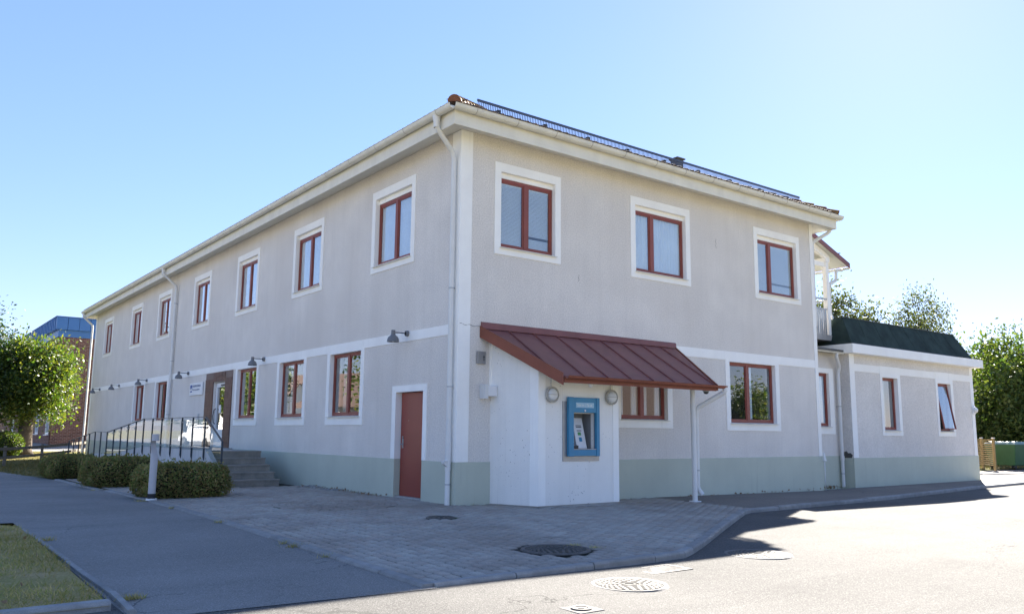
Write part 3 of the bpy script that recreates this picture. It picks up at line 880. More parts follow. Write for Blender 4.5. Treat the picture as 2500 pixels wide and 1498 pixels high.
for course in range(2):
    s0 = course*TL
    yy = ry0-.03+s0*ca_; z_ = rz+.005+s0*sa_
    x = rx0+s0*ca_+.02
    while x < rx1-s0*ca_-TW:
        piece('roof_tile', tmesh, roof, slope_matrix(x, yy, z_+random.uniform(0, .008), ux_f, up_f))
        x += TW
rest_v = []; rest_f = []
def add_course(origin_fn, ux, up, n_t):
    for k in range(n_t):
        M4 = origin_fn(k)
        if M4 is None: continue
        o0 = len(rest_v)
        rest_v.extend([tuple(M4 @ Vector(q)) for q in tv]); rest_f.extend([tuple(i+o0 for i in q) for q in tf])
for course in range(2, 9):
    s0 = course*TL
    def fn(k, s0=s0):
        x = rx0+s0*ca_+.02+k*TW
        if x > rx1-s0*ca_-TW: return None
        return slope_matrix(x, ry0-.03+s0*ca_, rz+.005+s0*sa_, ux_f, up_f)
    add_course(fn, None, None, 62)
up_l = Vector((ca_, 0, sa_)); ux_l = Vector((0, -1, 0))
for course in range(3):
    s0 = course*TL
    def fn(k, s0=s0):
        y = ry1-s0*ca_-.02-k*TW
        if y < ry0+s0*ca_+TW: return None
        return slope_matrix(rx0-.03+s0*ca_, y, rz+.005+s0*sa_, ux_l, up_l)
    add_course(fn, None, None, 172)
o = mkobj('roof_tiles', rest_v, rest_f, m_tile, roof, recalc=False); o['kind'] = 'stuff'
# hip tiles
for (bx_, by_, dx_) in ((rx0, ry0, 1), (rx1, ry0, -1)):
    d = Vector((dx_*ca_, ca_, sa_*1.0)); d = Vector((dx_, 1, TAN)).normalized()
    for k in range(9):
        p = Vector((bx_, by_, rz+.03))+d*(.0+k*.36)
        q = p+d*.42
        side = d.cross(Vector((0, 0, 1))).normalized(); nn = side.cross(d)
        vs = []
        for (c, rr_, lift) in ((p, .135, .045), (q, .11, .02)):
            for j in range(9):
                t_ = math.pi*(j/8)
                vs.append(tuple(c+side*math.cos(t_)*rr_+nn*(math.sin(t_)*rr_+lift-.03)))
        fs = [(j, j+1, 9+j+1, 9+j) for j in range(8)]+([tuple(range(8, -1, -1))])
        mkobj('ridge_tile', vs, fs, m_ridge, roof, smooth=False, recalc=False)
# snow guard on the front slope
sg = MB()
gy, gzb = .30, rz+(.30-ry0)*TAN+.075
for zz_, hz_ in ((gzb+.15, .05), (gzb+.01, .022)): sg.box(.57, 11.96, gy-.012, gy+.012, zz_, zz_+hz_)
x = .575
while x < 11.95:
    sg.hexa([(x, gy-.008, gzb+.03), (x+.014, gy-.008, gzb+.03), (x+.014, gy+.0, gzb+.03), (x, gy+.0, gzb+.03), (x+.008, gy-.008, gzb+.156), (x+.022, gy-.008, gzb+.156), (x+.022, gy, gzb+.156), (x+.008, gy, gzb+.156)])
    x += .045
guard = sg.build('snow_guard', m_guard, HB)
for k in range(9):
    x = 1.1+k*1.28
    MB().hexa([(x, gy-.03, gzb-.06), (x+.06, gy-.03, gzb-.06), (x+.06, gy+.35, gzb+.06), (x, gy+.35, gzb+.06), (x, gy-.02, gzb+.09), (x+.06, gy-.02, gzb+.09), (x+.06, gy+.05, gzb+.1), (x, gy+.05, gzb+.1)]).build('bracket', m_dark, guard)
vz = rz+(1.4-ry0)*TAN
MB().box(7.75, 8.0, 1.2, 1.45, vz-.15, vz+.27).build('roof_vent', m_vent, HB, bevel=.01)
MB().box(7.71, 8.04, 1.16, 1.49, vz+.27, vz+.31).build('roof_vent_cap', m_vent, HB, bevel=.01)

# downpipes
def smooth_path(pts, r=.12, n_=5):
    out = [Vector(pts[0])]
    for i in range(1, len(pts)-1):
        p, a, b = Vector(pts[i]), Vector(pts[i-1]), Vector(pts[i+1])
        d0 = (a-p); d1 = (b-p)
        k = min(r, d0.length*.45, d1.length*.45)
        s, e = p+d0.normalized()*k, p+d1.normalized()*k
        for j in range(n_+1):
            t_ = j/n_
            out.append(s*(1-t_)**2+p*2*t_*(1-t_)+e*t_**2)
    out.append(Vector(pts[-1]))
    return out
def downpipe(parent, pts, r=.05, collars=(), brackets=(), name='downpipe', m_=m_pipe):
    mb = MB(); mb.tube(smooth_path(pts), r, 14)
    dpo = mb.build(name, m_, parent, smooth=True, auto=True)
    for (c, h, rr_) in collars:
        MB().lathe(c, [(rr_, 0), (rr_, h)], 16).build('collar', m_, dpo, smooth=True)
    for (c, wx, wy) in brackets:
        b = MB().lathe(c, [(r+.006, 0), (r+.006, .025)], 16); b.box(min(c[0], c[0]+wx), max(c[0], c[0]+wx)+.001, min(c[1], c[1]+wy)-.008, max(c[1], c[1]+wy)+.008, c[2], c[2]+.025)
        b.build('pipe_bracket', m_galv, dpo)
    return dpo
gx = -go
gl = g(0, 0)
p_c = downpipe(HB, [(gx, .0, 6.66), (gx, .0, 6.42), (-.085, .13, 6.0), (-.085, .13, gl-.01)], .05,
         collars=[((-.085, .13, 5.55), .03, .056), ((-.085, .13, 2.0), .03, .056), ((-.085, .13, -.15), .62, .056), ((-.085, .13, 4.1), .03, .056)], brackets=[((-.085, .13, -.42), .08, 0), ((-.085, .13, 3.3), .08, 0), ((-.085, .13, 1.4), .08, 0)])
MB().hexa([(-.20, .09, -.03), (-.085, .09, -.12), (-.085, .17, -.12), (-.20, .17, -.03), (-.21, .07, .03), (-.085, .08, .03), (-.085, .18, .03), (-.21, .19, .03)]).build('leaf_trap', m_pipe, p_c, bevel=.005)
MB().lathe((gx, 0, 6.40), [(.055, 0), (.06, .1), (.085, .24)], 16).build('outlet', m_pipe, p_c, smooth=True)
for yv, gy_ in ((19.45, 19.5), (34.95, 35.0)):
    b_ = g(0, yv)
    xp = -.085 if yv < 30 else -.13
    pp = downpipe(HB, [(gx, gy_, 6.62), (gx, gy_, 6.4), (xp, yv, 5.98), (xp, yv, b_)], .052, collars=[((xp, yv, 4.2), .03, .058), ((xp, yv, 1.9), .03, .058)], brackets=[((xp, yv, 5.3), .08, 0), ((xp, yv, 1.1), .08, 0), ((xp, yv, 3.1), .08, 0)])
    MB().lathe((gx, gy_, 6.38), [(.055, 0), (.06, .1), (.085, .24)], 16).build('outlet', m_pipe, pp, smooth=True)
downpipe(HB, [(12+go-.02, -.30, 6.62), (12+go-.02, -.25, 6.35), (12.085, .05, 6.0), (12.085, .06, 3.6)], .05)
# thin conduit with hood at the right-hand corner
cd = MB(); cd.tube([(12.05, -.05, -.15), (12.05, -.05, g(12, 0))], .014, 8)
cdo = cd.build('earth_conduit', m_pipe, HB, smooth=True)
MB().hexa([(12.0, -.09, -.13), (12.1, -.09, -.13), (12.1, -.02, -.13), (12.0, -.02, -.13), (12.035, -.05, .1), (12.06, -.05, .1), (12.06, -.02, .1), (12.035, -.02, .1)]).build('conduit_hood', m_pipe, cdo)

# hairline crack across the corner pilaster, old patch of mould by the annex
def ribbon(pts, w, nrm, name, m_, parent):
    nrm = Vector(nrm); P3 = [Vector(p) for p in pts]; vs = []; fs = []
    for i, p in enumerate(P3):
        d = (P3[min(i+1, len(P3)-1)]-P3[max(i-1, 0)]).normalized(); sd = d.cross(nrm)*w*random.uniform(.4, 1.2)
        vs += [tuple(p+sd), tuple(p-sd), tuple(p-sd-nrm*.004), tuple(p+sd-nrm*.004)]
    for i in range(len(P3)-1):
        a = 4*i; fs += [(a, a+1, a+5, a+4), (a+1, a+2, a+6, a+5), (a+3, a, a+4, a+7)]
    return mkobj(name, vs, fs, m_, parent)
ribbon([(x, -.018, 2.62+.012*math.sin(x*31)-.05*x) for x in np.linspace(.02, .52, 14)], .0035, (0, -1, 0), 'crack', m_dark, HB)
ribbon([(7.75+.02*math.sin(k*1.9), -.0025, 5.45-.03*k) for k in range(9)], .004, (0, -1, 0), 'crack', m_vent, HB)
ribbon([(3.1+.015*math.sin(k*2.1), -.0025, 3.95-.03*k) for k in range(6)], .004, (0, -1, 0), 'crack', m_vent, HB)

# ------------------------------------------------------------------ kiosk with cash machine
ki = thing('machine_kiosk', 'white rendered bay housing the cash machine, under the red canopy', 'kiosk', (2.0, -.9, -.81))
m_kiosk = mat('kiosk_render', (.91, .89, .84), .9, .05, .8, .12, 100, .5, 110, .004, spec=.15, streak=.12, dots=1.0)
kb = g(1.5, -1)
A_, B_, C_, D_ = Vector((.78, 0)), Vector((1.17, -1.0)), Vector((3.26, -1.0)), Vector((3.26, 0))
def canopy_z(y): return 2.50+y*(2.50-1.53)/1.6   # underside
def kp(P, Q, z0, z1a, z1b, th, nm, m_, a=0, b=1, prd=0):
    d = (Q-P); n_ = Vector((d.y, -d.x)).normalized()
    p = P+d*a; q = P+d*b
    zt_a = z1a+(z1b-z1a)*a; zt_b = z1a+(z1b-z1a)*b
    o1 = n_*prd; o2 = n_*(prd-th)
    return MB().hexa([(*(p+o1), z0), (*(q+o1), z0), (*(q+o2), z0), (*(p+o2), z0), (*(p+o1), zt_a), (*(q+o1), zt_b), (*(q+o2), zt_b), (*(p+o2), zt_a)]).build(nm, m_, ki)
zA, zB, zC = canopy_z(0)-.01, canopy_z(-1.0)-.01, canopy_z(-1.0)-.01
kp(A_, B_, kb+.03, zA, zB, .08, 'side_panel', m_kiosk, 0, .84)
kp(A_, B_, .002, zA, zB, .004, 'upper_sheet', m_kiosk, .015, .835, .004)
kp(A_, B_, kb+.03, zA, zB, .08, 'corner_trim', m_trim, .84, 1.0, .006)
# front panel with an opening for the machine
fk = wall_mesh(FY(-1.0), 1.17, 3.26, kb+.03, zB, [(1.99, 2.58, .26, .94)], .08)
fk.build('front_panel', m_kiosk, ki, recalc=False)
plate(FY(-1.0), 'corner_trim', [(1.165, 1.345, kb+.03, zB)], m_trim, ki, .012)
plate(FY(-1.0), 'corner_trim', [(3.1, 3.262, kb+.03, zB)], m_trim, ki, .012)
MB().box(3.18, 3.26, -.99, -.0, kb+.03, zB).build('side_panel', m_kiosk, ki)
kf = MB(); kf.add([(.8, -.0, kb-.1), (1.19, -.985, kb-.1), (3.24, -.985, kb-.1), (3.24, 0, kb-.1), (.8, 0, kb+.03), (1.19, -.985, kb+.03), (3.24, -.985, kb+.03), (3.24, 0, kb+.03)],
                  [(0, 3, 2, 1), (4, 5, 6, 7), (0, 1, 5, 4), (1, 2, 6, 5), (2, 3, 7, 6), (3, 0, 4, 7)])
kf.build('footing', m_concrete, ki)

# cash machine
AT = thing('cash_machine', 'blue framed cash machine set into the white bay', 'cash machine', (2.27, -1.02, .1))
Fa = FY(-1.0)
bp = MB(Fa); bp.box(1.77, 1.985, .001, .018, .03, 1.17); bp.box(2.585, 2.71, .001, .018, .03, 1.17); bp.box(1.985, 2.585, .001, .018, .03, .25)
bp.build('back_plate', m_steel, AT)
fr = MB(Fa)
fr.box(1.865, 1.99, .0185, .09, .12, 1.25); fr.box(2.585, 2.67, .0185, .09, .12, 1.25)
fr.box(1.99, 2.585, .0185, .078, .955, 1.245); fr.box(1.99, 2.585, .0185, .078, .125, .245)
fr.build('frame', m_atm, AT, bevel=.008)
MB(Fa).box(1.992, 2.583, .02, .082, .246, .262).build('ledge', m_steel, AT, bevel=.003)
sp = MB(Fa); sp.box(2.05, 2.52, .0785, .083, 1.05, 1.15); sgn = sp.build('header_sign', mat('header_blue', (.36, .56, .68), .35, .06, 5), AT, bevel=.003)  # plain pale blue surface colour
# recess
rc = MB(Fa)
for q in ([(1.991, .02, .263), (1.991, .02, .954), (1.991, -.33, .954), (1.991, -.33, .263)], [(2.584, .02, .263), (2.584, .02, .954), (2.584, -.33, .954), (2.584, -.33, .263)],
          [(1.991, .02, .954), (2.584, .02, .954), (2.584, -.33, .954), (1.991, -.33, .954)], [(1.991, .02, .263), (2.584, .02, .263), (2.584, -.33, .263), (1.991, -.33, .263)],
          [(1.991, -.33, .263), (2.584, -.33, .263), (2.584, -.33, .954), (1.991, -.33, .954)]):
    rc.add(q, [(0, 1, 2, 3)])
rc.build('recess', m_atmgrey, AT, recalc=False)
fp = MB(Fa); fp.hexa([(2.24, -.30, .265), (2.50, -.30, .265), (2.50, -.10, .265), (2.24, -.10, .265), (2.24, -.32, .86), (2.50, -.32, .86), (2.50, -.26, .86), (2.24, -.26, .86)])
fpo = fp.build('fascia_panel', m_white, AT, bevel=.006)
def on_f(u, z, off): # point on the sloping front of the fascia panel
    k = (z-.265)/(.86-.265)
    return (u, -.10+(-.26+.10)*k+off, z)
def decal(u0, u1, z0, z1, m_, nm):
    MB(Fa).hexa([on_f(u0, z0, 0.001), on_f(u1, z0, 0.001), on_f(u1, z0, .007), on_f(u0, z0, .007), on_f(u0, z1, 0.001), on_f(u1, z1, 0.001), on_f(u1, z1, .007), on_f(u0, z1, .007)]).build(nm, m_, fpo)
decal(2.30, 2.44, .70, .715, m_atmdark, 'slot'); decal(2.30, 2.44, .67, .685, m_atmdark, 'slot'); decal(2.31, 2.42, .60, .62, m_atmgrey, 'slot')
decal(2.32, 2.40, .52, .58, mat('reader_green', (.12, .34, .12), .4), 'card_reader'); decal(2.33, 2.40, .40, .48, m_atm, 'sticker')
scn = MB(Fa); scn.hexa([(2.0, -.28, .46), (2.19, -.28, .46), (2.19, -.17, .46), (2.0, -.17, .46), (2.0, -.32, .80), (2.17, -.32, .80), (2.17, -.28, .80), (2.0, -.28, .80)])
sco = scn.build('screen', m_atmdark, AT, bevel=.005)
for k in range(4):
    z = .54+.06*k
    MB(Fa).box(2.155, 2.172, -.22-.06*(k/4), -.19-.075*(k/4), z, z+.02).build('button', m_white, sco)
kpd = MB(Fa); kpd.hexa([(2.0, -.30, .264), (2.22, -.30, .264), (2.22, -.03, .264), (2.0, -.03, .264), (2.0, -.30, .44), (2.22, -.30, .44), (2.22, -.08, .34), (2.0, -.08, .34)])
kpo = kpd.build('keypad_shelf', m_atmgrey, AT, bevel=.01)
MB(Fa).box(2.01, 2.2, -.07, -.02, .27, .325).build('keypad', m_atmdark, kpo)
em = MB(); em.lathe((2.285, -1.08, .995), [(.0, -.012), (.016, -.011), (.022, -.006), (.022, 0)], 12, 'y'); em.build('camera_dome', m_white, AT, smooth=True)
def text(s, size, M4, m_, parent, name, th=.0015):
    cu = bpy.data.curves.new(name, 'FONT'); cu.body = s; cu.size = size; cu.extrude = th; cu.align_x = 'LEFT'
    to = bpy.data.objects.new(name, cu); COL.objects.link(to)
    dg = bpy.context.evaluated_depsgraph_get()
    me = bpy.data.meshes.new_from_object(to.evaluated_get(dg))
    bpy.data.objects.remove(to)
    me.materials.clear(); me.materials.append(m_)
    return piece(name, me, parent, M4)
Mfront = lambda x, y, z: Matrix(((1, 0, 0, x), (0, 0, -1, y), (0, 1, 0, z), (0, 0, 0, 1)))
Mleft = lambda x, y, z: Matrix(((0, 0, -1, x), (-1, 0, 0, y), (0, 1, 0, z), (0, 0, 0, 1)))
text('Sätt in | Ta ut', .072, Mfront(2.075, -1.0845, 1.076), m_white, sgn, 'lettering')

# caged bulkhead lamps beside the machine
def bulkhead(x, label):
    t_ = thing('bulkhead_lamp', label, 'lamp', (x, -1.0, 1.28), 'round caged lamps beside the cash machine')
    MB().lathe((x, -1.013, 1.28), [(0, 0), (.14, 0), (.15, -.02), (.145, -.05), (.12, -.055)], 24, 'y').build('housing', m_brass, t_, smooth=True, auto=True)
    MB().lathe((x, -1.068, 1.28), [(.12, .01), (.11, -.03), (.07, -.055), (.0, -.062)], 24, 'y').build('lens', m_opal, t_, smooth=True)
    cg = MB(); cg.tube([(x-.13, -1.07, 1.28), (x-.07, -1.135, 1.28), (x+.07, -1.135, 1.28), (x+.13, -1.07, 1.28)], .006, 6)
    cg.tube([(x+.142*math.cos(a), -1.075, 1.28+.142*math.sin(a)) for a in np.linspace(0, 2*math.pi, 25)], .012, 6)
    cg.build('cage', m_brass, t_, smooth=True)
    MB().tube([(x, -1.022, 1.42), (x, -1.022, 1.80)], .007, 6).build('cable', m_galv, t_)
bulkhead(1.47, 'round caged lamp to the left of the blue cash machine')
bulkhead(3.03, 'round caged lamp to the right of the blue cash machine')
# boxes on the wall left of the bay
wb = thing('key_box', 'small grey metal box on the wall just below the canopy\'s upper end', 'wall box', (.53, 0, 1.87))
MB(FR).box(.43, .63, .0165, .05, 1.87, 2.11).build('body', m_steel, wb, bevel=.004)
kx = MB(FR); kx.box(.575, .585, .0505, .056, 1.93, 2.04); kx.box(.56, .60, .0505, .06, 2.0, 2.012); kx.build('latch', m_dark, wb)
wb = thing('cable_box', 'white plastic box with a cable running up the wall left of the bay', 'wall box', (.69, 0, 1.24))
MB(FR).box(.56, .82, .001, .17, 1.25, 1.45).build('body', m_white, wb, bevel=.008)
MB(FR).box(.52, .60, .001, .19, 1.20, 1.47).build('bracket', m_pipe, wb, bevel=.004)
MB(FR).box(.745, .785, .001, .02, 1.43, 2.36).build('cable_duct', m_trim, wb)

# ------------------------------------------------------------------ canopy
CA = thing('entrance_canopy', 'red-brown standing seam metal canopy over the cash machine', 'canopy', (3.4, -.8, 1.55))
def cz(y): return 2.57+y*(2.57-1.60)/1.6
tl, tr, fl, frr = (.55, 0), (6.12, 0), (1.30, -1.6), (5.62, -1.6)
sh = MB(); sh.hexa([(*tl, cz(0)-.03), (*tr, cz(0)-.03), (*frr, cz(-1.6)-.03), (*fl, cz(-1.6)-.03), (*tl, cz(0)), (*tr, cz(0)), (*frr, cz(-1.6)), (*fl, cz(-1.6))])
sheet_o = sh.build('roof_sheet', m_canopy, CA)
for x in (1.18, 1.81, 2.43, 3.06, 3.69, 4.32, 4.95, 5.57):
    y1 = -1.6
    if x < 1.3: y1 = -1.6*(x-.55)/(1.30-.55)
    MB().hexa([(x-.007, 0, cz(0)-.004), (x+.007, 0, cz(0)-.004), (x+.007, y1, cz(y1)-.004), (x-.007, y1, cz(y1)-.004), (x-.006, -.0, cz(0)+.032), (x+.006, 0, cz(0)+.032), (x+.006, y1, cz(y1)+.03), (x-.006, y1, cz(y1)+.03)]).build('seam', m_canopy, sheet_o)
fl_ = MB(); fl_.hexa([(.53, -.0, 2.57), (6.14, 0, 2.57), (6.14, -.05, 2.56), (.53, -.05, 2.56), (.53, 0, 2.70), (6.14, 0, 2.69), (6.14, -.035, 2.675), (.53, -.035, 2.685)])
fl_.build('wall_flashing', m_canopy, CA, bevel=.004)
def rake(p, q, zt0, zt1, hgt, nm):
    d = Vector((q[0]-p[0], q[1]-p[1])); n_ = Vector((d.y, -d.x)).normalized()*.02
    MB().hexa([(p[0]-n_.x, p[1]-n_.y, zt0-hgt), (q[0]-n_.x, q[1]-n_.y, zt1-hgt), (q[0]+n_.x, q[1]+n_.y, zt1-hgt), (p[0]+n_.x, p[1]+n_.y, zt0-hgt),
               (p[0]-n_.x, p[1]-n_.y, zt0), (q[0]-n_.x, q[1]-n_.y, zt1), (q[0]+n_.x, q[1]+n_.y, zt1), (p[0]+n_.x, p[1]+n_.y, zt0)]).build(nm, m_canopy_edge, CA, bevel=.003)
rake((.52, 0), (1.27, -1.61), 2.62, 1.66, .23, 'rake_board')
rake((6.15, 0), (5.65, -1.61), 2.59, 1.62, .13, 'rake_board')
sf = MB(); sf.hexa([(.60, 0, 2.44), (6.08, 0, 2.44), (5.6, -1.58, 1.48), (1.34, -1.58, 1.48), (.60, 0, 2.46), (6.08, 0, 2.46), (5.6, -1.58, 1.50), (1.34, -1.58, 1.50)])
sf.build('ceiling_board', m_soffit, CA)
MB().box(1.30, 5.62, -1.605, -1.585, 1.48, 1.57).build('front_board', m_canopy_edge, CA)
cg = gutter((1.31, -1.665, 1.60), (5.86, -1.665, 1.59), (0, -1, 0), 'gutter', CA, .055, m_canopy_edge, .62, 'gutter_bracket')
px, py = 5.39, -1.14
MB().tube([(px, py, g(px, py)), (px, py, canopy_z(py)+.02)], .056, 16).build('post', m_pipe, CA, smooth=True, auto=True)
MB().lathe((px, py, g(px, py)-.002), [(0, .014), (.13, .014), (.13, 0)], 16).build('base_plate', m_white, CA)
dpc = MB(); dpc.tube(smooth_path([(5.83, -1.665, 1.57), (5.83, -1.665, 1.47), (5.52, -1.15, 1.13), (5.52, -1.12, .95), (5.53, -1.10, -.6), (5.60, -1.17, -.72)], .09), .052, 12, False)
dpo = dpc.build('downpipe', m_pipe, CA, smooth=True)
for z in (.75, -.22):
    b = MB().lathe((5.525, -1.11, z), [(.057, 0), (.057, .022)], 14); b.box(5.42, 5.5, -1.14, -1.12, z, z+.02); b.build('pipe_bracket', m_galv, dpo)
MB().lathe((5.545, -1.12, -.64), [(.057, 0), (.057, .03)], 14).build('collar', m_pipe, dpo)
# dome camera under the canopy
dc = thing('dome_camera', 'small grey dome camera under the outer end of the red canopy', 'camera', (5.5, -1.42, 1.48))
MB().lathe((5.5, -1.42, 1.53), [(0, 0), (.075, 0), (.075, -.05), (.06, -.065)], 18).build('housing', m_galv, dc, smooth=True, auto=True)
MB().lathe((5.5, -1.42, 1.47), [(.06, 0), (.05, -.03), (.025, -.05), (0, -.054)], 18).build('dome', m_dark, dc, smooth=True)
ll = thing('globe_lamp', 'small round lamp under the front edge of the red canopy', 'lamp', (2.1, -1.45, 1.5))
MB().lathe((2.1, -1.45, 1.565), [(0, 0), (.045, 0), (.045, -.05)], 14).build('base', m_white, ll)
MB().lathe((2.1, -1.45, 1.515), [(.03, 0), (.05, -.03), (.045, -.065), (.02, -.085), (0, -.09)], 14).build('globe', m_opal, ll, smooth=True)

# ------------------------------------------------------------------ wall lamps on the long side
LB = [('nearest the corner, above the red steel door', 1.88, 2.59), ('between the first and second ground-floor windows from the entrance', 10.02, 2.58), ('to the left of the entrance, above the white sign', 17.34, 2.55), ('between the two far ground-floor windows', 23.14, 2.55), ('second from the far end of the long wall', 28.09, 2.53), ('at the far end of the long wall', 32.3, 2.51)]
for lab, y, z in LB:
    t_ = thing('wall_lamp', 'grey dome wall lamp '+lab, 'lamp', (0, y, z), 'grey dome lamps along the long wall')
    MB().lathe((-.0135, y, z), [(0, 0), (.06, 0), (.06, -.05), (.04, -.06)], 16, 'x').build('mount', m_lampgrey, t_, smooth=True, auto=True)
    MB().tube([(-.05, y, z), (-.36, y, z)], .013, 8).build('arm', m_lampgrey, t_, smooth=True)
    MB().lathe((-.36, y, z), [(0, .045), (.042, .045), (.045, -.05), (.06, -.065), (.10, -.10), (.122, -.15), (.128, -.20), (.120, -.20), (.112, -.15), (.09, -.10), (.04, -.07), (0, -.06)], 24).build('shade', m_lampgrey, t_, smooth=True, auto=True)
    MB().lathe((-.36, y, z-.14), [(0, 0), (.03, -.005), (.035, -.03), (.02, -.055), (0, -.06)], 12).build('bulb', m_opal, t_, smooth=True)

# ------------------------------------------------------------------ sign
sg_ = thing('wall_sign', 'white sign with blue emblem and dark lettering beside the entrance', 'sign', (-.02, 16.25, 1.75))
pb = MB(FL).box(15.56, 17.0, .014, .05, 1.74, 2.17).build('board', m_white, sg_, bevel=.003)
eb = MB(FL)
eb.box(16.70, 16.92, .0505, .054, 2.03, 2.10); eb.box(16.86, 16.92, .0505, .054, 1.95, 2.03); eb.box(16.70, 16.76, .0505, .054, 1.95, 2.03); eb.box(16.775, 16.845, .0505, .054, 2.0, 2.03)
eb.box(16.70, 16.92, .0505, .054, 1.85, 1.895); eb.box(16.80, 16.82, .0505, .054, 1.895, 1.94)
eb.build('emblem', m_signblue, pb)
text('VALBERGSGÅRDEN', .105, Mleft(-.052, 16.66, 2.02), m_signtext, pb, 'lettering')
text('Vård- och omsorgsboende', .075, Mleft(-.052, 16.66, 1.91), m_signtext, pb, 'lettering')

# ------------------------------------------------------------------ stairs, landing, ramp
ST = thing('entrance_stairs', 'concrete steps and ramp landing with white side wall at the entrance', 'stairs', (-1.25, 7.0, -.8))
xs0, xs1 = -1.86, -.60
gz0 = g(0, 7)
rise = (.03-gz0)/5
for k in range(5):
    y0 = 7.0+.335*k
    zt = gz0+rise*(k+1)
    st = MB(); st.box(xs0, xs1, y0+.012, y0+.335+(.02 if k < 4 else 0), gz0-.1, zt-.045); st.build('riser', m_step, ST)
    MB().box(xs0, xs1+.012, y0, y0+.345, zt-.044, zt).build('step', m_step, ST, bevel=.006)
def ramp_z(y):
    if y < 14.6: return .02
    if y < 19.8: return .02-.42*(y-14.6)/5.2
    if y < 22.0: return -.40
    return max(-.40-.48*(y-22)/6.2, -.95)
MB().box(xs0, xs1, 8.69, 12.3, -1.0, .015).build('landing', m_concrete, ST)
MB().box(xs0, -.025, 12.3, 14.6, -1.0, .016).build('landing', m_concrete, ST)
ys = [14.6, 19.8, 22.0, 28.4]
rm = MB()
for a, b in zip(ys[:-1], ys[1:]):
    rm.hexa([(xs0, a, -1.3), (-.025, a, -1.3), (-.025, b, -1.3), (xs0, b, -1.3), (xs0, a, ramp_z(a)), (-.025, a, ramp_z(a)), (-.025, b, ramp_z(b)), (xs0, b, ramp_z(b))])
rm.build('ramp', m_concrete, ST)
pts = [(7.0, -.9), (7.0, gz0+.06), (8.45, .06), (14.6, .06), (19.8, -.36), (22.0, -.36), (28.4, -.84), (28.4, -1.2), (7.0, -1.2)][1:]
sw_ = MB(); sw_.prism([(0, y, z) for y, z in pts], (-1.98, 0, 0), (-1.862, 0, 0)); sw_.build('side_wall', m_cwhite, ST)

RA = thing('ramp_railing', 'dark steel railing with glass panels along the entrance ramp', 'railing', (-1.92, 8.56, .0))
PY_ = [8.58, 9.62, 10.62, 11.65, 12.68, 13.71, 14.77, 15.75, 16.77, 17.80, 18.86, 19.93, 21.0, 22.04, 23.09, 24.13, 25.17, 26.27, 27.36]
def rail_top(y):
    if y < 14.77: return .885
    if y < 19.9: return .885-.435*(y-14.77)/5.13
    if y < 22.04: return .45
    return .45-.41*(y-22.04)/5.32
for i, y in enumerate(PY_):
    zt = rail_top(y); zb = ramp_z(y)-.06
    pb_ = MB(); pb_.box(-2.03, -1.982, y-.007, y+.007, zb-.08, zt); po = pb_.build('post', m_rail, RA, bevel=.002)
    MB().hexa([(-2.03, y-.007, zb-.08), (-1.985, y-.007, zb-.08), (-1.985, y+.007, zb-.08), (-2.03, y+.007, zb-.08), (-2.0, y-.006, zb-.17), (-1.985, y-.006, zb-.17), (-1.985, y+.006, zb-.17), (-2.0, y+.006, zb-.17)]).build('fixing', m_rail, po)
    if i < 11:
        for zc in (zt-.12, zb+.15):
            MB().box(-2.02, -1.995, y-.03, y+.03, zc-.02, zc+.02).build('clamp', m_steel, po)
        y2 = PY_[i+1]
        a, b = y+.025, y2-.025
        MB().hexa([(-2.010, a, ramp_z(a)+.02), (-2.002, a, ramp_z(a)+.02), (-2.002, b, ramp_z(b)+.02), (-2.010, b, ramp_z(b)+.02),
                   (-2.010, a, rail_top(a)-.06), (-2.002, a, rail_top(a)-.06), (-2.002, b, rail_top(b)-.06), (-2.010, b, rail_top(b)-.06)]).build('glass_panel', m_railglass, RA)
hr_ = MB()
kpts = [(7.16, -.56), (7.18, .28), (8.56, .885), (14.77, .885), (19.9, .45), (22.04, .45), (27.36, .04)]
for (a, b) in zip(kpts[:-1], kpts[1:]):
    A3, B3 = Vector((-2.006, a[0], a[1])), Vector((-2.006, b[0], b[1]))
    d = (B3-A3).normalized(); n_ = Vector((0, -d.z, d.y))*.008; s = Vector((.024, 0, 0))
    hr_.hexa([tuple(A3-s-n_), tuple(A3+s-n_), tuple(B3+s-n_), tuple(B3-s-n_), tuple(A3-s+n_), tuple(A3+s+n_), tuple(B3+s+n_), tuple(B3-s+n_)])
hr_.build('handrail', m_rail, RA)
MB().hexa([(-2.010, 7.26, -.48), (-2.002, 7.26, -.48), (-2.002, 8.50, .10), (-2.010, 8.50, .10), (-2.010, 7.26, .24), (-2.002, 7.26, .24), (-2.002, 8.50, .78), (-2.010, 8.50, .78)]).build('glass_panel', m_railglass, RA)

# ------------------------------------------------------------------ annex, link and balcony
AN = thing('annex', 'low flat-roofed rendered annex with dark felt mansard at the right', 'building', (14.1, .3, -.92))
FA = FY(.3)
ax0, ax1, ay1 = 14.12, 22.05, 9.0
AW = [(15.93, 16.85, .72, 2.36), (19.45, 20.37, .72, 2.33)]
wall_mesh(FA, ax0, ax1, -1.3, 3.0, AW).build('wall', m_stucco, AN, recalc=False)
MB().box(ax0, ax0+.3, .301, ay1, -1.3, 3.0).build('wall', m_stucco, AN)
MB().box(ax1-.3, ax1, .301, ay1, -1.3, 3.0).build('wall', m_stucco, AN)
MB().box(ax0+.3, ax1-.3, ay1-.3, ay1, -1.3, 3.0).build('wall', m_stucco, AN)
MB().box(ax0+.3, ax1-.3, 3.2, 3.3, -1.0, 3.0).build('inner_wall', m_inside, AN)
plate(FA, 'corner_pilaster', [(ax0, ax0+.26, -.08, 2.98)], m_trim, AN, .014)
plate(FA, 'corner_pilaster', [(ax1-.22, ax1, -.1, 2.98)], m_trim, AN, .014)
